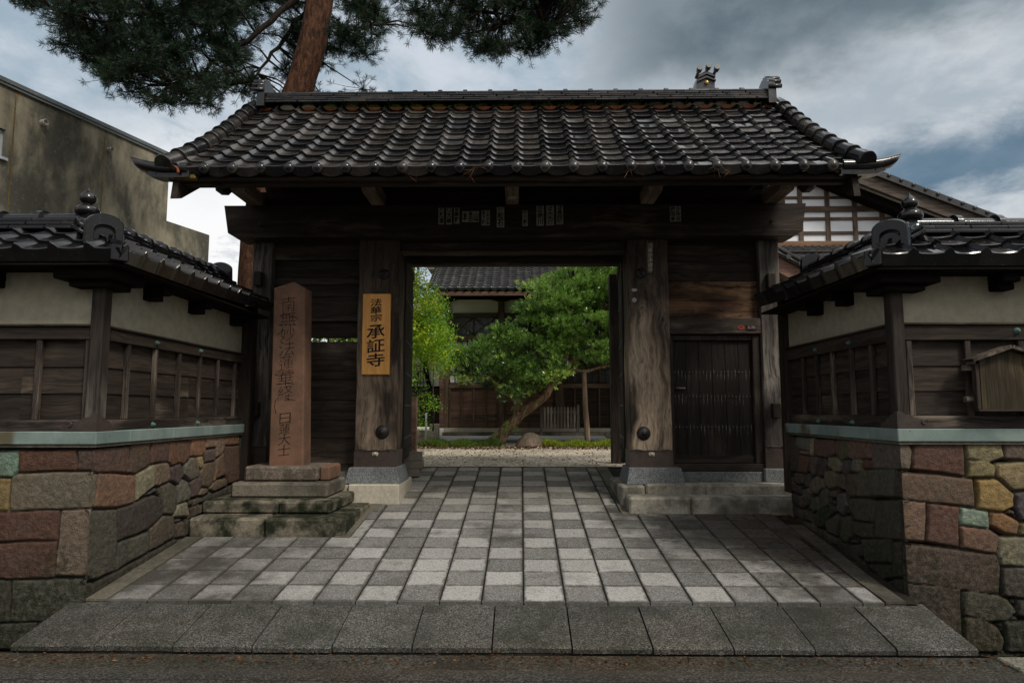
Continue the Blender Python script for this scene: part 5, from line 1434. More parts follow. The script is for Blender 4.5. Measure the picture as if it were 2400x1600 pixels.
# ================================================================ roofed notice board on the right wall
y0 = 5.15; Yn = 5.08
xa, xb = xy(2294, Yn, 890), xy(2430, Yn, 890); zb, ze, zp = zy(959, Yn, 2300), zy(843, Yn, 2300), zy(820, Yn, 2358)
t = thing('notice_board', 'small dark wooden notice board with a little gabled roof on the wall', 'notice board', ((xa+xb)/2, Yn, zb))
xm = (xa+xb)/2
g = MB(); g.prism([(xa, zb), (xb, zb), (xb, ze), (xm, zp), (xa, ze)][::-1], 'y', Yn-.02, Yn+.02, .6); g.build('board', wood('notice_wood', 'z', (.018, .014, .008), (.042, .031, .017), (.15, .115, .06), (.46, .72), .02, 30), t)
for sx in (-1, 1):
    e = Vector((xm, 0, zp+.008)); f = Vector((xm+sx*((xb-xa)/2+.075), 0, ze-.02)); d = (f-e).normalized(); nrm = Vector((-d.z*sx, 0, d.x*sx))*(1)
    if nrm.z < 0: nrm = -nrm
    pts = [e, f, f+nrm*.024, e+nrm*.024]
    g = MB(); g.prism([(p.x, p.z) for p in (pts if sx < 0 else pts[::-1])], 'y', Yn-.075, Yn+.055, .6); g.build('roof_slope', M['grey_y'], t)
g = MB(); g.box(xa-.03, xa+.0, Yn-.015, Yn+.03, zb+.0, ze-.03, .004, .3); g.box(xb, xb+.03, Yn-.015, Yn+.03, zb, ze-.03, .004, .3); g.build('side_stile', M['wood_z'], t)
for vz in (862, 936):
    zc_ = zy(vz, Yn); g = MB(); g.box(xa-.085, xb+.085, Yn+.022, Yn+.06, zc_-.022, zc_+.022, .004, .7); g.build('hanging_rail', M['grey_x'], t)
g = MB(); g.box(xa-.03, xb+.03, Yn-.03, Yn+.03, zb-.016, zb-.001, .003); g.build('bottom_rail', M['wood_x'], t)

# ================================================================ stained concrete building on the left
d_ = ray(1716, 960); dv = Vector((d_[0], d_[1], 0)).normalized(); C0 = Vector(PY(398, 368, 14.0))
nv = Vector((dv.y, -dv.x, 0))                              # outward, towards the gate side
def wallpt(u, v, off=0.0):
    r = Vector(ray(u, v)); o = Vector((0, 0, EYE)); c = C0+nv*off
    s = (c-o).dot(nv)/r.dot(nv); return o+r*s
t = thing('concrete_building', 'weathered tan concrete building with dark stains rising behind the street wall', 'building', (C0.x, C0.y, .8))
def slabw(g, p0, p1, z0, z1, th, tint=.5, off=0.0):
    a = p0+nv*off; b = p1+nv*off; c = b-nv*th; e = a-nv*th
    vs = [(p.x, p.y, z) for z in (z0, z1) for p in (a, b, c, e)]
    g.add(vs, [(0, 1, 5, 4), (1, 2, 6, 5), (2, 3, 7, 6), (3, 0, 4, 7), (4, 5, 6, 7)], tint)
P0 = C0-dv*11; zt = C0.z
wl = wallpt(14, 305); wl2 = wallpt(14, 372)
tW = (Vector((wl.x, wl.y, 0))-Vector((C0.x, C0.y, 0))).dot(dv)   # right edge of the window along the wall
Pw1 = C0+dv*tW; Pw0 = C0+dv*(tW-1.3)
g = MB()
slabw(g, P0, Pw0, .5, zt, 5); slabw(g, Pw1, C0, .5, zt, 5); slabw(g, Pw0, Pw1, .5, wl2.z, 5); slabw(g, Pw0, Pw1, wl.z, zt, 5)
body = g.build('wall', M['oldwall'], t)
g = MB(); slabw(g, C0+dv*.002, C0+dv*1.25, .5, wallpt(398, 520).z, 4); g.build('lower_wing', M['oldwall'], t)
g = MB(); slabw(g, P0, C0+dv*.04, zt, zt+.07, 5.1, .5, .05); slabw(g, P0, C0+dv*.03, zt-.05, zt-.002, 5.1, .5, .035); g.build('roof_coping', M['greymetal'], t)
g = MB(); slabw(g, Pw0, Pw1, wl2.z, wl.z, .05, .5, -.14); wn = g.build('window', M['glass'], t)
g = MB(); slabw(g, Pw1-dv*.07, Pw1, wl2.z, wl.z, .1, .5, -.06); slabw(g, Pw0, Pw1-dv*.071, wl2.z, wl2.z+.07, .1, .5, -.06); slabw(g, Pw0, Pw1-dv*.071, wl.z-.06, wl.z, .1, .5, -.06); slabw(g, Pw0, Pw1+dv*.03, wl2.z-.05, wl2.z-.001, .16, .5, .06); g.build('window_frame', M['whitemetal'], wn)
for (u, v, r) in ((99, 288, .055), (254, 351, .04)):
    p = wallpt(u, v); g = MB(); g.lathe([(r, -.02), (r, .09), (r*.85, .10), (r*.8, .06), (0, .06)], p, tuple(nv), 14); g.build('vent_pipe', M['pot'], t)
for u in (23, 240):
    p = wallpt(u, 400); g = MB(); slabw(g, Vector((p.x, p.y, 0)), Vector((p.x, p.y, 0))+dv*.02, .6, zt-.06, .01, .5, .004); g.build('wall_joint', M['mud'], t)

# ================================================================ temple hall behind the garden
HY = 17.0
hall = thing('temple_hall', 'low temple hall of dark timber and pale plaster with tiled roofs behind the garden tree', 'building', (2.0, HY, .79))
def fbox(name, mat, u0, v0, u1, v1, Yf, th, parent=hall, tint=None, c=.004):
    a = PY(u0, (v0+v1)/2, Yf); b = PY(u1, (v0+v1)/2, Yf); zt_ = PY((u0+u1)/2, v0, Yf)[2]; zb_ = PY((u0+u1)/2, v1, Yf)[2]
    g = MB(); g.box(a[0], b[0], Yf, Yf+th, zb_, zt_, c, random.uniform(.3, .8) if tint is None else tint); return g.build(name, mat, parent)
# dark core so nothing shows through
fbox('wall_core', M['void'], 1042, 690, 1560, 1004, HY+.14, 1.5)
fbox('foundation', M['plinth'], 1040, 1003, 1560, 1013, HY-.05, .4)
fbox('step_stone', M['step'], 1036, 1013, 1520, 1021, HY-.55, .5)
fbox('corner_post', M['red_x'], 1031, 690, 1041, 1003, HY-.02, .2, tint=.5)
fbox('post', M['hall_z'], 1041.5, 690, 1052, 1004, HY-.01, .2)
fbox('post', M['hall_z'], 1168, 690, 1182, 1004, HY-.01, .2)
fbox('post', M['hall_z'], 1300, 690, 1318, 1004, HY-.01, .2)
fbox('post', M['hall_z'], 1434, 690, 1452, 1004, HY-.01, .2)
for k, (u0, u1) in enumerate(((1052.3, 1167.7), (1182.3, 1299.7), (1318.3, 1433.7), (1452.3, 1560))):
    fbox('plaster_band', M['hallplaster'], u0, 690, u1, 733, HY+.08, .06)
    fbox('head_beam', M['hall_x'], u0, 733, u1, 743, HY+.02, .12, tint=.3)
    fr = fbox('transom_window', M['glass'], u0+4, 744, u1-4, 784, HY+.10, .03)
    g = MB(); um = (u0+u1)/2
    for ua, ub in ((u0+4, um), (um, u1-4)):
        for (a0, b0, a1, b1) in ((ua, 744, ub, 784), (ua, 784, ub, 744)):
            p, q = Vector(PY(a0, b0, HY+.085)), Vector(PY(a1, b1, HY+.085)); g.tube([p, q], .016, 4, .5)
    g.tube([PY(um, 744, HY+.08), PY(um, 784, HY+.08)], .022, 4)
    g.build('brace', M['hall_z'], fr)
    fbox('rail', M['hall_x'], u0, 784.5, u1, 799, HY+.03, .1, tint=.7)
    n = 4
    for j in range(n):
        a = u0+(u1-u0)*j/n; b = u0+(u1-u0)*(j+1)/n
        w_ = fbox('sliding_window', M['paperlit'] if k < 2 else M['glass'], a+1, 800, b-1, 897, HY+.10, .02)
        g = MB()
        for f in (0, .5, 1):
            uu = a+1+(b-a-2)*f; g.tube([PY(uu, 800, HY+.09), PY(uu, 897, HY+.09)], .012 if f == .5 else .02, 4)
        for f in (.0, .2, .4, .6, .8, 1):
            vv = 800+97*f; g.tube([PY(a+1, vv, HY+.09), PY(b-1, vv, HY+.09)], .010, 4)
        g.build('glazing_bar', M['hall_z'], w_)
    fbox('sill_rail', M['hall_x'], u0, 898, u1, 909, HY+.02, .1, tint=.6)
    for v0, v1, mt in ((910, 943, 'red_x'), (943.5, 971, 'red_x'), (971.5, 988, 'hall_x'), (988.5, 1003, 'red_x')):
        fbox('wainscot_board', M[mt if k < 2 else 'wood_x'], u0, v0, u1, v1, HY+.07+(.0 if v0 < 985 else -.005), .04)
    for j in range(n+1):
        a = u0+(u1-u0)*j/n; a = min(max(a, u0+2), u1-2)
        fbox('batten', M['hall_z'], a-1.9, 910, a+1.9, 1000, HY+.035, .04)
for uc in (1047, 1175, 1309):
    g = MB(); pts = [PY(uc+du, v, HY-.1) for du, v in ((-34, 690), (-34, 695), (-24, 700), (-8, 704), (8, 704), (24, 700), (34, 695), (34, 690))]
    g.prism([(p[0], p[2]) for p in pts], 'y', HY-.1, HY+.1, .2); g.build('boat_bracket', M['under'], hall)
# front roof
a = PY(1010, 676, 16.0); zE = a[2]; xE = a[0]; run = 3.3; rise = run*.55; LL = math.hypot(run, rise); c2_, s2_ = run/LL, rise/LL
wid = 15.0
rf = tile_obj('tile_roof', hall, M['tile3'], (xE, 16.0, zE), (1, 0, 0), (0, c2_, s2_), wid, 75, 22, LL/22, seg=5, seed=31, lift=.02, crest=.04, drop=.05, ang=40)
g = MB(); tw_ = wid/75
for k in range(75):
    g.lathe([(.042, 0), (.04, .02), (.02, .034), (0, .036)], (xE+(k+.13)*tw_, 15.985, zE+.01), (0, -1, 0), 8, .5)
g.build('eave_end_tile', M['tile3'], rf)
g = MB()
for k in range(22):
    s = k*LL/22; y, z = 16+c2_*s, zE+s2_*s
    g.tube([(xE-.02, y-.02, z+.05), (xE-.02, y+c2_*LL/22, z+s2_*LL/22+.035)], .06, 8, random.random())
g.build('verge_tile', M['tile3'], rf)
g = MB(); g.box(xE+.02, xE+wid, 16.02, 16.10, zE-.17, zE-.075, .006, .5); g.build('eave_board', M['red_x'], hall)
g = MB(); g.add([(xE+.05, 16.1, zE-.08), (xE+wid, 16.1, zE-.08), (xE+wid, 19.3, zE-.08+3.2*.55), (xE+.05, 19.3, zE-.08+3.2*.55)], [(0, 1, 2, 3)]); g.box(xE+.3, xE+wid, 16.85, 17.1, zE-.10, zE+.2, .006); g.build('soffit', M['under'], hall)
# recessed wing on the left with the bell-shaped window
fbox('side_wall', M['hallplaster'], 930, 700, 1031, 911, 18.3, .2)
fbox('side_wainscot', M['wood_x'], 930, 911.5, 1031, 1000, 18.25, .2)
fbox('side_beam', M['under'], 930, 905, 1031, 911, 18.2, .1)
w_ = fbox('bell_window', M['paperlit'], 950, 852, 997, 909, 18.27, .02)
g = MB(); pts = [PY(u, v, 18.24) for u, v in ((980, 828), (990, 838), (997, 850), (999, 870), (1002, 890), (1007, 908))]
g.tube(pts, [.05, .07, .08, .07, .06, .07], 6); g.build('bell_frame', M['under'], w_)
g = MB()
for u in (957, 964, 971, 978, 985, 992): g.tube([PY(u, 850, 18.25), PY(u, 909, 18.25)], .016, 4)
for v in (857, 870, 884, 896): g.tube([PY(948, v, 18.25), PY(998, v, 18.25)], .014, 4)
g.build('lattice', M['hall_z'], w_)
a = PY(1030, 762, 17.4)
tile_obj('side_roof', hall, M['tile3'], (a[0]-5, 17.4, a[2]), (1, 0, 0), (0, .87, .49), 5, 25, 8, .2, seg=5, seed=33, ang=40)
# great gable above
GY = 19.3
ap = Vector(PY(1655, 290, GY)); er = Vector(PY(2330, 552, GY)); half = er.x-ap.x
def gz_(f): return ap.z+(er.z-ap.z)*(f*.94+.06*(1-(1-f)**2))        # gently curved rake
zg = zy(583, GY, 1900)
g = MB(); n = 12
pts = [(ap.x-half, zg-.5)]+[(ap.x-half*(1-k/n), gz_(1-k/n)-.25) for k in range(n+1)]+[(ap.x+half*k/n, gz_(k/n)-.25) for k in range(1, n+1)]+[(ap.x+half, zg-.5)]
g.prism(pts[::-1], 'y', GY, GY+.3, .5); gp = g.build('gable_plaster', M['white'], hall)
for k in range(-4, 13):
    u = 1874+63.6*(k-4); x = PY(u, 480, GY)[0]; f = abs(x-ap.x)/half
    if f > .97: continue
    zt_ = gz_(f)-.35
    if zt_ < zg: continue
    g = MB(); g.box(x-.062, x+.062, GY-.05, GY+.02, zg, zt_, .004, random.uniform(.3, 1)); g.build('lattice_post', M['hall_z'], gp)
for v0, v1, th in ((364, 372, .04), (396, 403, .04), (426, 438, .06), (461, 467, .035), (485, 497, .07), (510, 517, .035), (543, 550, .035)):
    z0_, z1_ = zy(v1, GY, 1900), zy(v0, GY, 1900); zm = (z0_+z1_)/2
    f = 0
    while f < 1 and gz_(f)-.42 > zm: f += .01
    if f < .02: continue
    g = MB(); g.box(ap.x-half*f, ap.x+half*f, GY-th-.004, GY+.02, z0_, z1_, .004, random.uniform(.3, .8)); g.build('lattice_rail', M['hall_x'], gp)
g = MB(); g.box(ap.x-half, ap.x+half, GY-.12, GY+.1, zy(583, GY, 1900), zy(567, GY, 1900), .01, .95); g.build('gable_beam', wood('tie_beam_wood', 'x', (.075, .042, .025), (.17, .10, .06), (.26, .17, .11), (.5, .75)), hall)
for sx in (-1, 1):
    g = MB(); n = 14; top = [(ap.x+sx*half*1.06*k/n, gz_(1.06*k/n)) for k in range(n+1)]
    low = [(x, z-.36) for x, z in top]
    g.prism(top+low[::-1] if sx > 0 else low+top[::-1], 'y', GY-.75, GY-.62, .6); g.build('bargeboard', wood('barge_wood', 'x', (.05, .038, .03), (.11, .088, .07), (.2, .17, .14)), hall)
    g = MB(); t2 = [(x+sx*.06, z+.16) for x, z in top]
    g.prism(t2+top[::-1] if sx > 0 else top+t2[::-1], 'y', GY-.86, GY+6, .5); rg_ = g.build('gable_roof', M['tile3'], hall)
    g = MB()
    for k in range(26):
        f = (k+.5)/26*1.05; g.lathe([(.055, 0), (.05, .02), (.02, .03), (0, .032)], (ap.x+sx*half*f, GY-.87, gz_(f)+.135), (0, -1, 0), 10, .5)
    g.build('verge_end_tile', M['tile3'], rg_)
    g = MB(); g.prism([(x, z-.36) for x, z in top]+[(x, z-.62) for x, z in top[::-1]] if sx < 0 else [(x, z-.62) for x, z in top]+[(x, z-.36) for x, z in top[::-1]], 'y', GY-.5, GY-.1, .2); g.build('purlin_board', M['under'], hall)
# ridge ornament with three horns
o_ = thing('ridge_ornament', 'black ridge-end ornament with three knobbed horns and a gold crest', 'roof ornament', tuple(PY(1655, 205, GY-.9)))
Yo = GY-.9
def po(x, y): return PY(1600+x/8.712, 120+y/8.712, Yo)
g = MB(); out_ = [po(280, 860), (po(280, 640)), po(330, 480), po(480, 400), po(620, 460), po(655, 520), po(660, 860)]
g.prism([(p[0], p[2]) for p in out_], 'y', Yo, Yo+.5, .4); ob = g.build('ornament_body', M['tile3'], o_)
for ya, yb, xl_, xr_ in ((560, 500, 318, 660), (635, 560, 295, 668)):
    g = MB(); pts = [po(xl_, ya), po(480, ya-78), po(xr_, ya-10), po(xr_, ya-38), po(480, ya-112), po(xl_+12, ya-35)]
    g.prism([(p[0], p[2]) for p in pts], 'y', Yo-.06, Yo+.02, .5); g.build('moulding', M['tile3'], ob)
for (x0, y0_, x1, y1_) in ((285, 540, 338, 375), (480, 440, 520, 325), (640, 470, 692, 360)):
    a, b = Vector(po(x0, y0_)), Vector(po(x1, y1_)); a.y += .05; b.y -= .05
    g = MB(); g.tube([a, a+(b-a)*.5+Vector((0, .04, 0)), b], [.046, .044, .05], 10); g.tube([b+Vector((0, .10, -.02)), b+Vector((0, -.05, .01))], .078, 16); g.build('horn', M['tile3'], ob)
c_ = po(487, 650); g = MB(); g.lathe([(.055, 0), (.05, .02), (.025, .03), (0, .033)], (c_[0], Yo-.03, c_[2]), (0, -1, 0), 18); g.build('gold_crest', M['gold'], ob)
# pent roof ridge below the gable, patterned
z0_, z1_ = zy(612, 18.6, 1900), zy(588, 18.6, 1900)
g = MB(); g.box(3.0, 11.5, 18.5, 18.75, z0_, z0_+.05, .004); g.box(3.0, 11.5, 18.5, 18.75, z1_-.05, z1_, .004); g.box(3.0, 11.5, 18.56, 18.7, z0_+.05, z1_-.05, .004, .4)
for k in range(48):
    for j in (0, 1):
        x = 4.6+k*.13+j*.065; g.tube([(x+.055*math.cos(a), 18.545, z0_+.085+j*.05+.05*math.sin(a)) for a in np.linspace(.2, 2.94, 6)], .008, 4)
g.build('patterned_ridge', M['tile3'], hall)
# entrance porch gable, mostly hidden by the right wall
Yp = 14.2; pa = Vector(PY(1700, 520, Yp)); pb = Vector(PY(1905, 632, Yp))
g = MB(); g.prism([(pa.x, pa.z), (pb.x, pb.z), (pb.x, pb.z-.09), (pa.x, pa.z-.09)], 'y', Yp, 16.5, .4); g.prism([(2*pa.x-pb.x, pb.z), (pa.x, pa.z), (pa.x, pa.z-.09), (2*pa.x-pb.x, pb.z-.09)], 'y', Yp, 16.5, .4)
pr = g.build('porch_roof', M['tile3'], hall)
g = MB(); g.tube([pa+Vector((0, .05, .08)), pb+Vector((0, .05, .08))], .05, 8)
for k in range(8):
    f = k/7; p = pa+(pb-pa)*f; g.tube([p+Vector((0, -.05, -.02)), p+Vector((0, .02, -.02))], .055, 10); g.tube([p+Vector((.0, -.02, -.03)), p+Vector((.08, -.02, -.09)), p+(pb-pa)/7+Vector((-.03, -.02, -.02))], .025, 6)
g.build('porch_verge', M['tile3'], pr)
g = MB(); g.prism([(pa.x, pa.z-.1), (pb.x, pb.z-.1), (pb.x, pb.z-.42), (pa.x, pa.z-.42)], 'y', Yp+.08, Yp+.16, .8); g.build('porch_bargeboard', M['red_x'], hall)
g = MB(); g.prism([(pa.x-.5, pa.z-.44), (pb.x-.1, pb.z-.3), (pb.x-.1, pb.z-1.4), (pa.x-.5, pb.z-1.4)], 'y', Yp+.4, Yp+.5, .5); g.build('porch_gable', M['red_x'], hall)

# ================================================================ foliage helpers
def in_poly(u, v, poly):
    ins = False; n = len(poly)
    for i in range(n):
        x1, y1 = poly[i]; x2, y2 = poly[(i+1) % n]
        if (y1 > v) != (y2 > v) and u < (x2-x1)*(v-y1)/(y2-y1)+x1: ins = not ins
    return ins
def sample_volume(poly, n, ylo, yhi, rnd):
    us = [p[0] for p in poly]; vs = [p[1] for p in poly]; res = []
    while len(res) < n:
        u, v = rnd.uniform(min(us), max(us)), rnd.uniform(min(vs), max(vs))
        if in_poly(u, v, poly): res.append(Vector(PY(u, v, rnd.uniform(ylo, yhi))))
    return res
def leaf_mesh(name, mat, C, D, length, width, tint, parent, fold=.0, rg=None):
    """one small pointed face per leaf"""
    n = len(C); D = D/np.linalg.norm(D, axis=1, keepdims=True)
    R = rg.normal(size=(n, 3)); W = np.cross(D, R); W /= np.linalg.norm(W, axis=1, keepdims=True)
    Lh = length[:, None]; Wd = width[:, None]; Nn = np.cross(D, W)
    V = np.stack([C, C+D*Lh*.5+W*Wd+Nn*Lh*fold, C+D*Lh, C+D*Lh*.5-W*Wd+Nn*Lh*fold], 1).reshape(-1, 3)
    return link(name, V, np.arange(4*n).reshape(n, 4), mat, parent, None, tint, None, False)
def unit(rg, n):
    v = rg.normal(size=(n, 3)); return v/np.linalg.norm(v, axis=1, keepdims=True)

# ================================================================ red pine behind the gate
pine = thing('pine_tree', 'tall red pine leaning behind the gate, dark needle clusters hanging into the sky', 'tree', tuple(PY(596, 1000, 10.6)[:2])+(.8,))
rp = random.Random(17); rg = np.random.default_rng(17)
path = [(600, 1130, 10.6, .27), (594, 700, 10.6, .245), (600, 560, 10.6, .24), (632, 380, 10.6, .235), (668, 290, 10.62, .23), (703, 205, 10.65, .225), (735, 90, 10.7, .22), (750, 0, 10.75, .215), (772, -110, 10.8, .20), (795, -260, 10.85, .17), (805, -420, 10.9, .13)]
g = MB(); pts = []; rad = []
for i in range(len(path)-1):
    for k in range(4):
        f = k/4; a, b = path[i], path[i+1]
        p = Vector(PY(a[0]+(b[0]-a[0])*f, a[1]+(b[1]-a[1])*f, a[2]+(b[2]-a[2])*f)); pts.append(p); rad.append((a[3]+(b[3]-a[3])*f)*rp.uniform(.97, 1.03))
g.tube(pts, rad, 16); trunk = g.build('trunk', M['pinebark'], pine)
limbs = [
 [(775, -130, 10.8), (640, -70, 10.4), (500, -10, 10.0), (380, 30, 9.8), (250, 50, 9.6), (120, 20, 9.5)],
 [(770, -110, 10.8), (690, 0, 10.5), (600, 80, 10.2), (500, 150, 10.0), (400, 200, 9.9)],
 [(775, -120, 10.8), (660, -40, 11.2), (540, 40, 11.4), (420, 110, 11.4), (300, 140, 11.3)],
 [(765, -60, 11.0), (720, 20, 11.4), (650, 110, 11.3), (590, 190, 11.0)],
 [(770, -90, 10.8), (830, -10, 10.5), (870, 60, 10.3)],
 [(790, -180, 10.9), (930, -90, 10.6), (1060, -10, 10.4), (1180, 50, 10.2), (1290, 60, 10.1)],
 [(790, -190, 10.9), (980, -120, 11.3), (1140, -50, 11.4), (1280, 0, 11.4), (1360, 10, 11.4)]]
lp = []
g = MB()
for L_ in limbs:
    P_ = [Vector(PY(*p)) for p in L_]; q = []
    for i in range(len(P_)-1):
        for k in range(5): q.append(P_[i]+(P_[i+1]-P_[i])*(k/5)+Vector((rp.uniform(-.03, .03), rp.uniform(-.03, .03), rp.uniform(-.03, .04))))
    q.append(P_[-1]); g.tube(q, [.055*(1-i/len(q))+.012 for i in range(len(q))], 7); lp += q
left_poly = [(40, -40), (50, 15), (120, 45), (130, 90), (160, 128), (215, 150), (240, 185), (330, 225), (380, 238), (470, 238), (520, 255), (560, 248), (600, 212), (640, 196), (665, 160), (650, 130), (655, 80), (640, 30), (650, -60), (400, -90)]
cen_poly = [(640, -30), (645, 60), (680, 95), (740, 110), (800, 128), (840, 125), (870, 100), (905, 60), (900, 30), (850, -40)]
right_poly = [(925, -30), (950, 40), (975, 80), (1010, 90), (1060, 78), (1110, 108), (1180, 122), (1250, 118), (1300, 85), (1365, 55), (1382, 0), (1385, -50), (1150, -90)]
pads = sample_volume(left_poly, 270, 9.3, 11.5, rp)+sample_volume(cen_poly, 44, 9.8, 11.4, rp)+sample_volume(right_poly, 140, 9.7, 11.6, rp)
Cs, Ds, Ts = [], [], []
LPA = np.array([p[:] for p in lp])
for p in pads:
    if -4.3 < p.x < -2.75 and p.y < 11.25: p.y += 11.3-p.y+rp.uniform(0, .6); p.z += .3
    d = np.linalg.norm(LPA-np.array(p[:]), axis=1); a = lp[int(d.argmin())]
    m1 = a+(p-a)*.5+Vector((rp.uniform(-.08, .08), rp.uniform(-.08, .08), rp.uniform(-.02, .10)))
    g.tube([a, m1, p], [.020, .013, .007], 5)
    nt = rp.randint(17, 26); hue = rp.uniform(0, .45)
    for _ in range(nt):
        o = Vector((rp.gauss(0, .15), rp.gauss(0, .15), rp.gauss(-.01, .065))); tp = p+o
        g.tube([p, p+o*.5+Vector((0, 0, -.015)), tp], [.006, .005, .004], 3, cap=False)
        nn = 34; ax = (o.normalized()+Vector((0, 0, .35))).normalized()
        dd = unit(rg, nn)*.85+np.array(ax[:])*.75
        Cs.append(np.array(tp[:])-np.array(ax[:])*rg.uniform(0, .07, (nn, 1))); Ds.append(dd)
        Ts.append(np.clip(hue+rg.uniform(0, .5, nn)+(.25 if rp.random() < .12 else 0), 0, 1))
g.build('branches', M['twig'], pine)
C_ = np.concatenate(Cs); D_ = np.concatenate(Ds); T_ = np.concatenate(Ts); n = len(C_)
leaf_mesh('needle_crown', M['needle'], C_, D_, rg.uniform(.07, .12, n), np.full(n, .0030), T_, pine, rg=rg)

# ================================================================ podocarpus in the garden
rp = random.Random(23); rg = np.random.default_rng(23)
maki = thing('garden_tree', 'leaning garden tree with pale twisted trunk and dense narrow green leaves', 'tree', tuple(PY(1150/.98, 1018/.98, 15.4)[:2])+(.79,))
def dpts(l): return [Vector(PY(x/.98, y/.98, Y)) for x, y, Y in l]
g = MB()
tr = dpts([(1140, 1018, 15.4), (1150, 1003, 15.4), (1168, 980, 15.4), (1196, 952, 15.4), (1232, 925, 15.35), (1256, 905, 15.3), (1268, 880, 15.3), (1290, 850, 15.3), (1305, 800, 15.3), (1310, 740, 15.3), (1315, 660, 15.3)])
q = []; rr_ = []
rs = [.22, .155, .12, .112, .098, .088, .075, .062, .052, .042, .028]
for i in range(len(tr)-1):
    for k in range(3):
        q.append(tr[i]+(tr[i+1]-tr[i])*(k/3)+Vector((rp.uniform(-.012, .012),)*3)); rr_.append((rs[i]+(rs[i+1]-rs[i])*k/3)*rp.uniform(.94, 1.06))
g.tube(q, rr_, 12)
mlp = list(q[10:])
for L_, r0 in (([(1190, 958, 15.4), (1185, 930, 15.2), (1170, 895, 15.0), (1120, 865, 14.8), (1060, 845, 14.7)], .07), ([(1196, 945, 15.4), (1200, 905, 15.6), (1190, 860, 15.8), (1150, 800, 15.9)], .06), ([(1270, 880, 15.3), (1240, 820, 15.0), (1200, 760, 14.8)], .05),
               ([(1285, 855, 15.3), (1350, 800, 15.0), (1410, 760, 14.9), (1480, 730, 14.9)], .06), ([(1305, 800, 15.3), (1370, 720, 15.7), (1430, 680, 15.9)], .05), ([(1310, 740, 15.3), (1250, 690, 15.5), (1200, 660, 15.6)], .04), ([(1290, 850, 15.3), (1350, 850, 15.6), (1440, 830, 15.6)], .05)):
    P_ = dpts(L_); qq = []
    for i in range(len(P_)-1):
        for k in range(4): qq.append(P_[i]+(P_[i+1]-P_[i])*(k/4)+Vector((rp.uniform(-.03, .03), rp.uniform(-.03, .03), rp.uniform(-.03, .03))))
    g.tube(qq, [r0*(1-.75*i/len(qq)) for i in range(len(qq))], 8); mlp += qq
g.build('trunk', M['makibark'], maki)
lo = [(1045, 815), (1070, 785), (1115, 770), (1160, 782), (1155, 750), (1180, 738), (1200, 716), (1160, 722), (1180, 704), (1215, 690), (1245, 672), (1200, 666), (1215, 650), (1250, 644), (1275, 620), (1310, 595), (1400, 580), (1480, 600), (1520, 680), (1530, 780), (1480, 840), (1420, 832), (1390, 836), (1340, 832), (1300, 846), (1265, 876), (1235, 880), (1215, 905), (1180, 918), (1160, 888), (1100, 876), (1060, 874), (1036, 862), (1055, 845), (1040, 830)]
lo = [(x/.98, y/.98) for x, y in lo]
LPA = np.array([p[:] for p in mlp]); cen = Vector(PY(1290/.98, 780/.98, 15.3))
pads = sample_volume(lo, 270, 14.2, 16.4, rp)
Cs, Ds, Ts, Lw = [], [], [], []; g = MB()
for p in pads:
    d = np.linalg.norm(LPA-np.array(p[:]), axis=1); a = mlp[int(d.argmin())]
    g.tube([a, a+(p-a)*.5+Vector((rp.uniform(-.05, .05), rp.uniform(-.05, .05), rp.uniform(.0, .08))), p], [.018, .012, .007], 4)
    nt = rp.randint(34, 52); hue = rp.uniform(.0, .5); new = rp.random() < .13; sz = rp.uniform(.75, 1.25)
    hue += .32*max(-.8, min(1, (p.z-2.9)/1.8))
    for _ in range(nt):
        o = Vector((rp.gauss(0, .135), rp.gauss(0, .14), rp.gauss(0.0, .062)))*sz; tp = p+o
        ax = ((tp-cen).normalized()*.5+o.normalized()*.45+Vector((0, 0, .55))).normalized(); nn = 15; A_ = np.array(ax[:])
        st = rg.uniform(-.05, .035, (nn, 1))
        Cs.append(np.array(tp[:])+A_*st); Ds.append(unit(rg, nn)*.75+A_*.85)
        tv = np.clip(hue+rg.uniform(-.1, .35, nn), 0, .72)
        if new and rp.random() < .5: tv = np.clip(rg.uniform(.75, 1.0, nn), 0, 1)
        elif rp.random() < .10: tv = np.clip(rg.uniform(.65, .9, nn), 0, 1)
        Ts.append(tv); Lw.append(np.full(nn, rp.uniform(.062, .095)))
g.build('twigs', M['twig'], maki)
C_ = np.concatenate(Cs); n = len(C_); L1 = np.concatenate(Lw)
leaf_mesh('crown', M['makileaf'], C_, np.concatenate(Ds), L1, L1*.10, np.concatenate(Ts), maki, rg=rg)
# small green suckers on the trunk base
Cs = []; 
for (x, y) in ((1165, 975), (1160, 990), (1185, 985), (1138, 995)):
    p = Vector(PY(x/.98, y/.98, 15.2)); Cs.append(np.array(p[:])+rg.normal(0, .035, (60, 3)))
C_ = np.concatenate(Cs); n = len(C_); leaf_mesh('sprouts', M['makileaf'], C_, unit(rg, n)+[0, 0, .4], np.full(n, .06), np.full(n, .006), rg.uniform(.6, 1, n), maki, rg=rg)

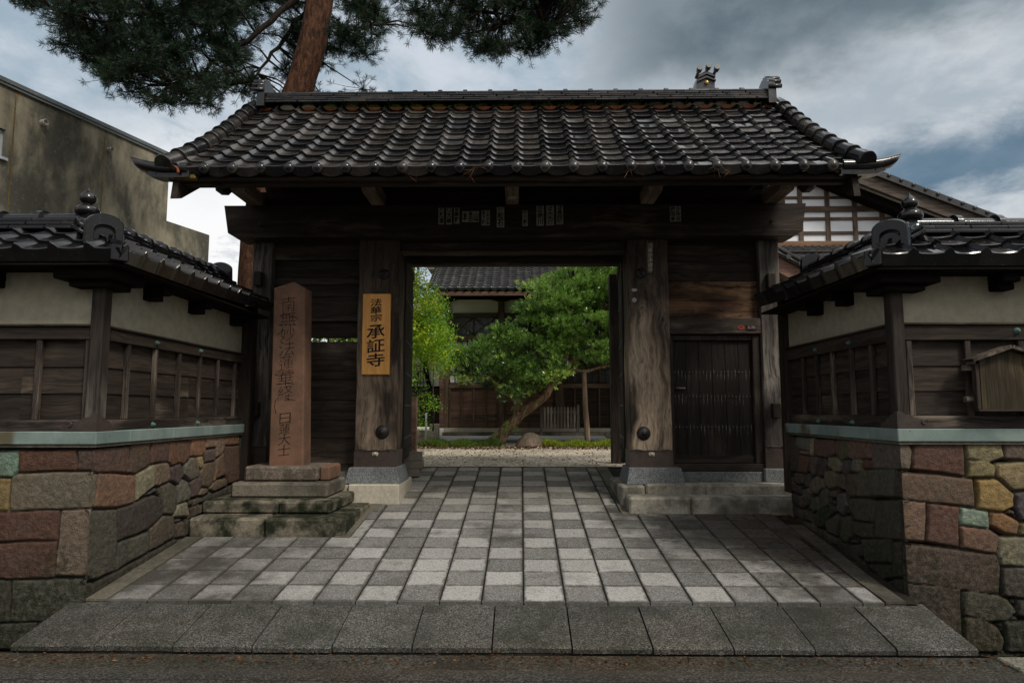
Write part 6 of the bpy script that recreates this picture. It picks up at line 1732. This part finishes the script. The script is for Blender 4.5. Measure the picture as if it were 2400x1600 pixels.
# ================================================================ yellow-green tree by the left post
def broad_tree(name, label, poly, npad, ylo, yhi, ltw, lsz, stem, seed, mat, yl=.35, droop=-.1, pr=.2, lpp=150, group=None):
    rp = random.Random(seed); rg = np.random.default_rng(seed)
    P_ = [Vector(PY(*s)) for s in stem]
    t = thing(name, label, 'tree' if 'tree' in name else 'shrub', (P_[0].x, P_[0].y, .79))
    g = MB(); q = []
    for i in range(len(P_)-1):
        for k in range(4): q.append(P_[i]+(P_[i+1]-P_[i])*(k/4)+Vector((rp.uniform(-.02, .02), rp.uniform(-.02, .02), 0)))
    q.append(P_[-1]); g.tube(q, [ltw*(1-.7*i/len(q)) for i in range(len(q))], 8); g.build('trunk', M['nandbark'], t)
    pads = sample_volume(poly, npad, ylo, yhi, rp); Q = np.array([p[:] for p in q]); g = MB(); Cs, Ds, Ts = [], [], []
    for p in pads:
        d = np.linalg.norm(Q-np.array(p[:]), axis=1); a = q[int(d.argmin())]
        g.tube([a, a+(p-a)*.6+Vector((0, 0, .1)), p], [.012, .008, .004], 4)
        hue = rp.random(); nn = int(lpp*rp.uniform(.6, 1.3)); o = rg.normal(0, 1, (nn, 3))*[pr, pr, pr*.75]
        o[:, 2] += droop*np.abs(rg.normal(size=nn))
        Cs.append(np.array(p[:])+o); Ds.append(unit(rg, nn)+[0, 0, -.3])
        Ts.append(np.clip((.75 if hue < yl else .25)+rg.uniform(-.25, .3, nn), 0, 1))
    g.build('twigs', M['twig'], t)
    C_ = np.concatenate(Cs); n = len(C_); sz = rg.uniform(.7, 1.2, n)*lsz
    leaf_mesh('crown', mat, C_, np.concatenate(Ds), sz, sz*.26, np.concatenate(Ts), t, rg=rg)
    return t
broad_tree('garden_tree', 'yellow-green small-leaved tree with bright drooping foliage seen through the gate doorway', [(720, 700), (800, 640), (900, 560), (960, 540), (985, 640), (1005, 680), (1020, 700), (1030, 760), (1045, 800), (1040, 840), (1010, 850), (985, 830), (965, 860), (900, 850), (760, 830)], 150, 12.2, 13.8, .07, .062,
           [(880, 1075, 13.0), (885, 950, 13.0), (900, 800, 13.0), (930, 660, 13.0), (950, 560, 13.0)], 41, M['yleaf'], .42, -.10, .15, 230)
broad_tree('garden_shrub', 'loose green shrub of long arching twigs at the foot of the yellow-green tree', [(965, 860), (985, 870), (990, 905), (1000, 925), (1020, 930), (1025, 950), (1000, 955), (985, 960), (1000, 985), (1000, 1005), (970, 1005), (960, 930)], 46, 13.6, 14.6, .02, .042,
           [(975, 1045, 14.2), (975, 960, 14.2), (980, 880, 14.2)], 43, M['yleaf'], .05, -.03, .085, 34)
broad_tree('garden_shrub', 'dark green shrub growing against the corner post of the hall', [(1000, 690), (1030, 700), (1045, 740), (1050, 790), (1046, 830), (1020, 820), (1010, 760)], 26, 15.0, 15.8, .02, .05,
           [(1015, 1010, 15.4), (1018, 860, 15.4), (1025, 700, 15.4)], 44, M['makileaf'], .05, -.03, .12, 90)

broad_tree('garden_shrub', 'green shrub glimpsed through the slit between planks behind the inscribed pillar', [(690, 660), (850, 660), (850, 960), (690, 960)], 60, 10.6, 11.6, .03, .06,
           [(760, 1090, 11.2), (765, 900, 11.2), (770, 720, 11.2)], 46, M['yleaf'], .1, -.03, .17, 130)
# ================================================================ small things in the garden
def grass(name, label, mat, u0, u1, Yc, hw, nbl, seed, hmax):
    rg = np.random.default_rng(seed); xa, xb = PY(u0, 1030, Yc)[0], PY(u1, 1030, Yc)[0]
    f = rg.uniform(0, 1, nbl); y = Yc+rg.uniform(-1, 1, nbl)*hw*np.sqrt(np.clip(np.sin(np.pi*np.clip(f, .02, .98)), .1, 1))
    x = xa+(xb-xa)*f+rg.normal(0, .03, nbl)
    C_ = np.c_[x, y, np.full(nbl, .785)]; D_ = rg.normal(0, .38, (nbl, 3)); D_[:, 2] = 1
    ht = rg.uniform(.4, 1, nbl)*hmax*(.6+.4*np.sin(f*9+seed)**2)*np.clip(1.25-np.abs((y-Yc)/hw)**3*.8, .3, 1)
    o = leaf_mesh(name, mat, C_, D_, ht, np.full(nbl, .007), rg.uniform(0, 1, nbl), None, rg=rg); return kind(o, 'stuff', label)
grass('grass', 'tufted dark green grass strip left of the leaning tree', M['grass'], 985, 1172, 15.0, .42, 9000, 3, .20)
grass('grass', 'yellowish grass strip right of the boulder', M['drygrass'], 1268, 1470, 15.0, .42, 9000, 4, .19)
# boulder
t_ = []
b0 = Vector(PY(1215/.98, 1020/.98, 14.9)); g = MB(); rq = random.Random(5); vs = []; fs = []; n = 18; m_ = 9
for j in range(m_+1):
    ph = math.pi/2*j/m_
    for i in range(n):
        a = 2*math.pi*i/n; k = 1+.12*math.sin(3*a+1)+.08*math.sin(5*a+j)+rq.uniform(-.03, .03)
        r = math.cos(ph)**.8
        vs.append((b0.x-.03+.30*r*k*math.cos(a)+.05*math.sin(ph), b0.y+.24*r*k*math.sin(a), .76+.30*math.sin(ph)**1.3*(1+.08*math.sin(2*a))))
for j in range(m_):
    for i in range(n): fs.append((j*n+i, j*n+(i+1) % n, (j+1)*n+(i+1) % n, (j+1)*n+i))
g.add(vs, fs, .5, True); o = g.build('boulder', M['rock'], None, (b0.x, b0.y, .78)); o.data.set_sharp_from_angle(angle=math.radians(30)); tag(o, 'rough brown boulder between the two grass strips', 'rock')
# picket panel leaning before the hall
Yk = 16.25
a = PY(1266, 1013, Yk); b = PY(1358, 1013, Yk); zt = zy(953, Yk, 1310); zb = a[2]
t = thing('picket_barrier', 'low weathered grey picket barrier standing before the hall', 'fence', ((a[0]+b[0])/2, Yk, zb))
for k, x in enumerate((a[0]+.03, b[0]-.03)):
    g = MB(); g.box(x-.032, x+.032, Yk-.03, Yk+.03, zb-.03, zt+.0, .006, .5)
    if k: g.lathe([(.036, 0), (.04, .015), (.02, .03), (.03, .045), (0, .055)], (x, Yk, zt), (0, 0, 1), 10)
    g.build('post', M['picket'], t)
for k in range(10):
    x = a[0]+.11+k*(b[0]-a[0]-.22)/9; g = MB(); w2 = .024
    g.prism([(x-w2, zb+.09), (x+w2, zb+.09), (x+w2, zt-.03), (x+w2*.5, zt), (x-w2*.5, zt), (x-w2, zt-.03)][::-1], 'y', Yk-.022, Yk-.002, random.uniform(.2, .9)); g.build('picket', M['picket'], t)
for z in (zb+.16, zt-.12):
    g = MB(); g.box(a[0]+.06, b[0]-.06, Yk+.0, Yk+.03, z-.03, z+.03, .004, .4); g.build('rail', M['picket'], t)
# prop for the tree
p0, p1 = Vector(PY(1377, 1025, 15.3)), Vector(PY(1368, 870, 15.3)); p0.z = .78
g = MB(); g.tube([p0+(p1-p0)*k/8+Vector((.006*math.sin(k), 0, 0)) for k in range(9)], [.066-.002*k for k in range(9)], 12); o = g.build('tree_prop', M['pole'], None, tuple(p0)); tag(o, 'pale peeled wooden pole propping up the leaning tree', 'pole')
# brown post beside the left leaf
xa, xb = xy(964, 11.4, 1000), xy(976, 11.4, 1000)
t = thing('wooden_post', 'short reddish brown wooden post with a pale cap behind the stacked concrete blocks', 'post', ((xa+xb)/2, 11.4, .78))
g = MB(); g.box(xa, xb, 11.35, 11.5, .7, zy(931, 11.4, 970), .006, .8); g.build('shaft', M['red_x'], t)
g = MB(); g.box(xa-.003, xb+.003, 11.347, 11.503, zy(931, 11.4, 970), zy(929, 11.4, 970), .003); g.build('cap', M['curb'], t)
# stacked concrete blocks by the left post
zb = gz(9.0)+.0; x0, x1 = -1.62, -1.33
lab = ['hollow concrete block at the bottom of the small stack behind the gate post', 'hollow concrete block in the middle of the small stack', 'hollow concrete block on top of the small stack']
tops = [zy(1075/.98+28, 9.0, 975)]
hb = .105; zs0 = .70
for k in range(3):
    dx = (.0, .03, .01)[k]; za = zs0+k*hb
    t = thing('concrete_block', lab[k], 'block', (x0+dx+.15, 9.1, za), 'concrete blocks stacked by the post')
    g = MB(); g.box(x0+dx, x1+dx, 9.0, 9.20, za+.001, za+.045, .006, .5); g.box(x0+dx, x1+dx, 9.0, 9.03, za+.045, za+hb-.015, .003, .5); g.box(x0+dx, x1+dx, 9.17, 9.20, za+.045, za+hb-.015, .003, .5)
    for j in range(4): xx = x0+dx+j*(x1-x0-.03)/3; g.box(xx, xx+.03, 9.031, 9.169, za+.045, za+hb-.016, .003, .5)
    g.box(x0+dx, x1+dx, 9.0, 9.2, za+hb-.015, za+hb, .004, .5)
    g.build('shell', M['block'], t)
# thin grey pipe, concrete remnants, pot
p = Vector(PY(998, 1008, 15.6)); g = MB(); g.tube([(p.x, p.y, .78), (p.x+.005, p.y, zy(967, 15.6, 998))], .022, 8); o = g.build('stake', M['whitemetal'], None, (p.x, p.y, .78)); tag(o, 'thin grey metal stake standing in the shrub', 'stake')
def fb(name, mat, label, cat, u0, v0, u1, v1, Yf, th):
    a = PY(u0, v1, Yf); b = PY(u1, v0, Yf); g = MB(); g.box(a[0], b[0], Yf, Yf+th, min(a[2], .78), b[2], .012, .5); o = g.build(name, mat, None, ((a[0]+b[0])/2, Yf, .78)); return tag(o, label, cat)
fb('garden_kerb', M['step'], 'low concrete kerb in front of the shrub', 'kerb', 930, 1008, 1019, 1026, 15.7, .15)
fb('concrete_block', M['block'], 'upright mossy concrete block beside the hall corner', 'block', 1006, 993, 1027, 1012, 16.1, .3)
p = PY(1432, 1008, 16.4); g = MB(); ax = Vector((.8, -.55, .12)).normalized()
g.lathe([(.0, -.14), (.05, -.13), (.085, -.06), (.095, .02), (.085, .09), (.09, .12), (.078, .12), (.075, .06), (.04, .0), (0, -.02)], (p[0], p[1], .97), tuple(ax), 16); o = g.build('stone_pot', M['pot'], None, (p[0], p[1], .88)); tag(o, 'pale stoneware pot lying on its side by the hall steps', 'pot')
# stone lantern edge behind the right leaf
p = Vector(PY(1455, 1010, 15.9)); t = thing('stone_lantern', 'rough grey stone lantern almost hidden behind an open door leaf', 'lantern', (p.x, p.y, .79))
g = MB(); g.lathe([(.22, 0), (.2, .12), (.12, .16), (.11, .55), (.13, .6)], (p.x, p.y, .78), (0, 0, 1), 9); g.build('shaft', M['rock'], t)
g = MB(); g.box(p.x-.17, p.x+.17, p.y-.17, p.y+.17, zy(975, 15.9), zy(958, 15.9), .03); g.build('platform', M['rock'], t)
g = MB(); g.box(p.x-.11, p.x+.11, p.y-.11, p.y+.11, zy(958, 15.9), zy(935, 15.9), .02); g.build('fire_box', M['rock'], t)
g = MB(); z_ = zy(935, 15.9); g.lathe([(.24, 0), (.26, .04), (.10, .14), (.05, .18), (.06, .22), (0, .3)], (p.x, p.y, z_), (0, 0, 1), 6); g.build('roof', M['rock'], t)
# fallen needles in the right-hand paving corner and on the gravel
rg = np.random.default_rng(77)
def litter(name, label, n, xr_, yr_, zf, ln, wd, bias=None):
    x = rg.uniform(*xr_, n); y = rg.uniform(*yr_, n)
    if bias is not None: k = bias(x, y) > rg.uniform(0, 1, n); x, y = x[k], y[k]
    m = len(x); C_ = np.c_[x, y, [zf(b)+.006 for b in y]]; D_ = np.c_[rg.normal(size=(m, 2)), rg.normal(0, .06, m)]
    o = leaf_mesh(name, M['litter'], C_, D_, rg.uniform(.6, 1.2, m)*ln, np.full(m, wd), rg.uniform(0, 1, m), None, rg=rg); kind(o, 'stuff', label)
litter('fallen_needles', 'reddish fallen pine needles in the corner of the paving', 4200, (.6, 2.75), (5.2, 7.25), gz, .08, .0019, lambda x, y: np.clip((x-.9)/1.6, 0, 1)**2.2*np.clip((y-5.15)/.8, 0, 1))
litter('fallen_needles', 'few dry needles scattered over the forecourt', 260, (-3.0, 2.6), (5.0, 9.6), gz, .06, .0018)
litter('road_litter', 'dry leaves and needles caught in the gutter in front of the slabs', 420, (-3.4, 3.2), (4.28, 4.46), lambda y: .036, .035, .006)
litter('leaf_litter', 'brown leaves along the edge of the gravel', 1600, (-2.2, 2.4), (13.6, 14.75), lambda y: .795, .05, .014)
litter('leaf_litter', 'brown leaves scattered on the gravel', 500, (-2.2, 2.4), (9.9, 13.6), lambda y: .792, .04, .010)
# needles caught on the eave
x = np.concatenate([rg.normal(-1.02, .05, 14), rg.normal(-.42, .05, 14), rg.normal(1.1, .05, 8), rg.normal(1.9, .06, 8)]); m = len(x)
C_ = np.c_[x, np.full(m, 6.23)+rg.normal(0, .01, m), np.full(m, 3.83)+rg.normal(0, .02, m)]; D_ = np.c_[rg.normal(0, .6, m), rg.normal(-.1, .1, m), rg.normal(-.4, .5, m)]
kind(leaf_mesh('fallen_needles', M['litter'], C_, D_, np.full(m, .12), np.full(m, .0022), rg.uniform(.5, 1, m), None, rg=rg), 'stuff', 'dry pine needles caught on the eave tiles')
SC.cycles.max_bounces = 8; SC.cycles.diffuse_bounces = 6; SC.cycles.glossy_bounces = 3; SC.cycles.transparent_max_bounces = 4
SC.cycles.use_denoising = True
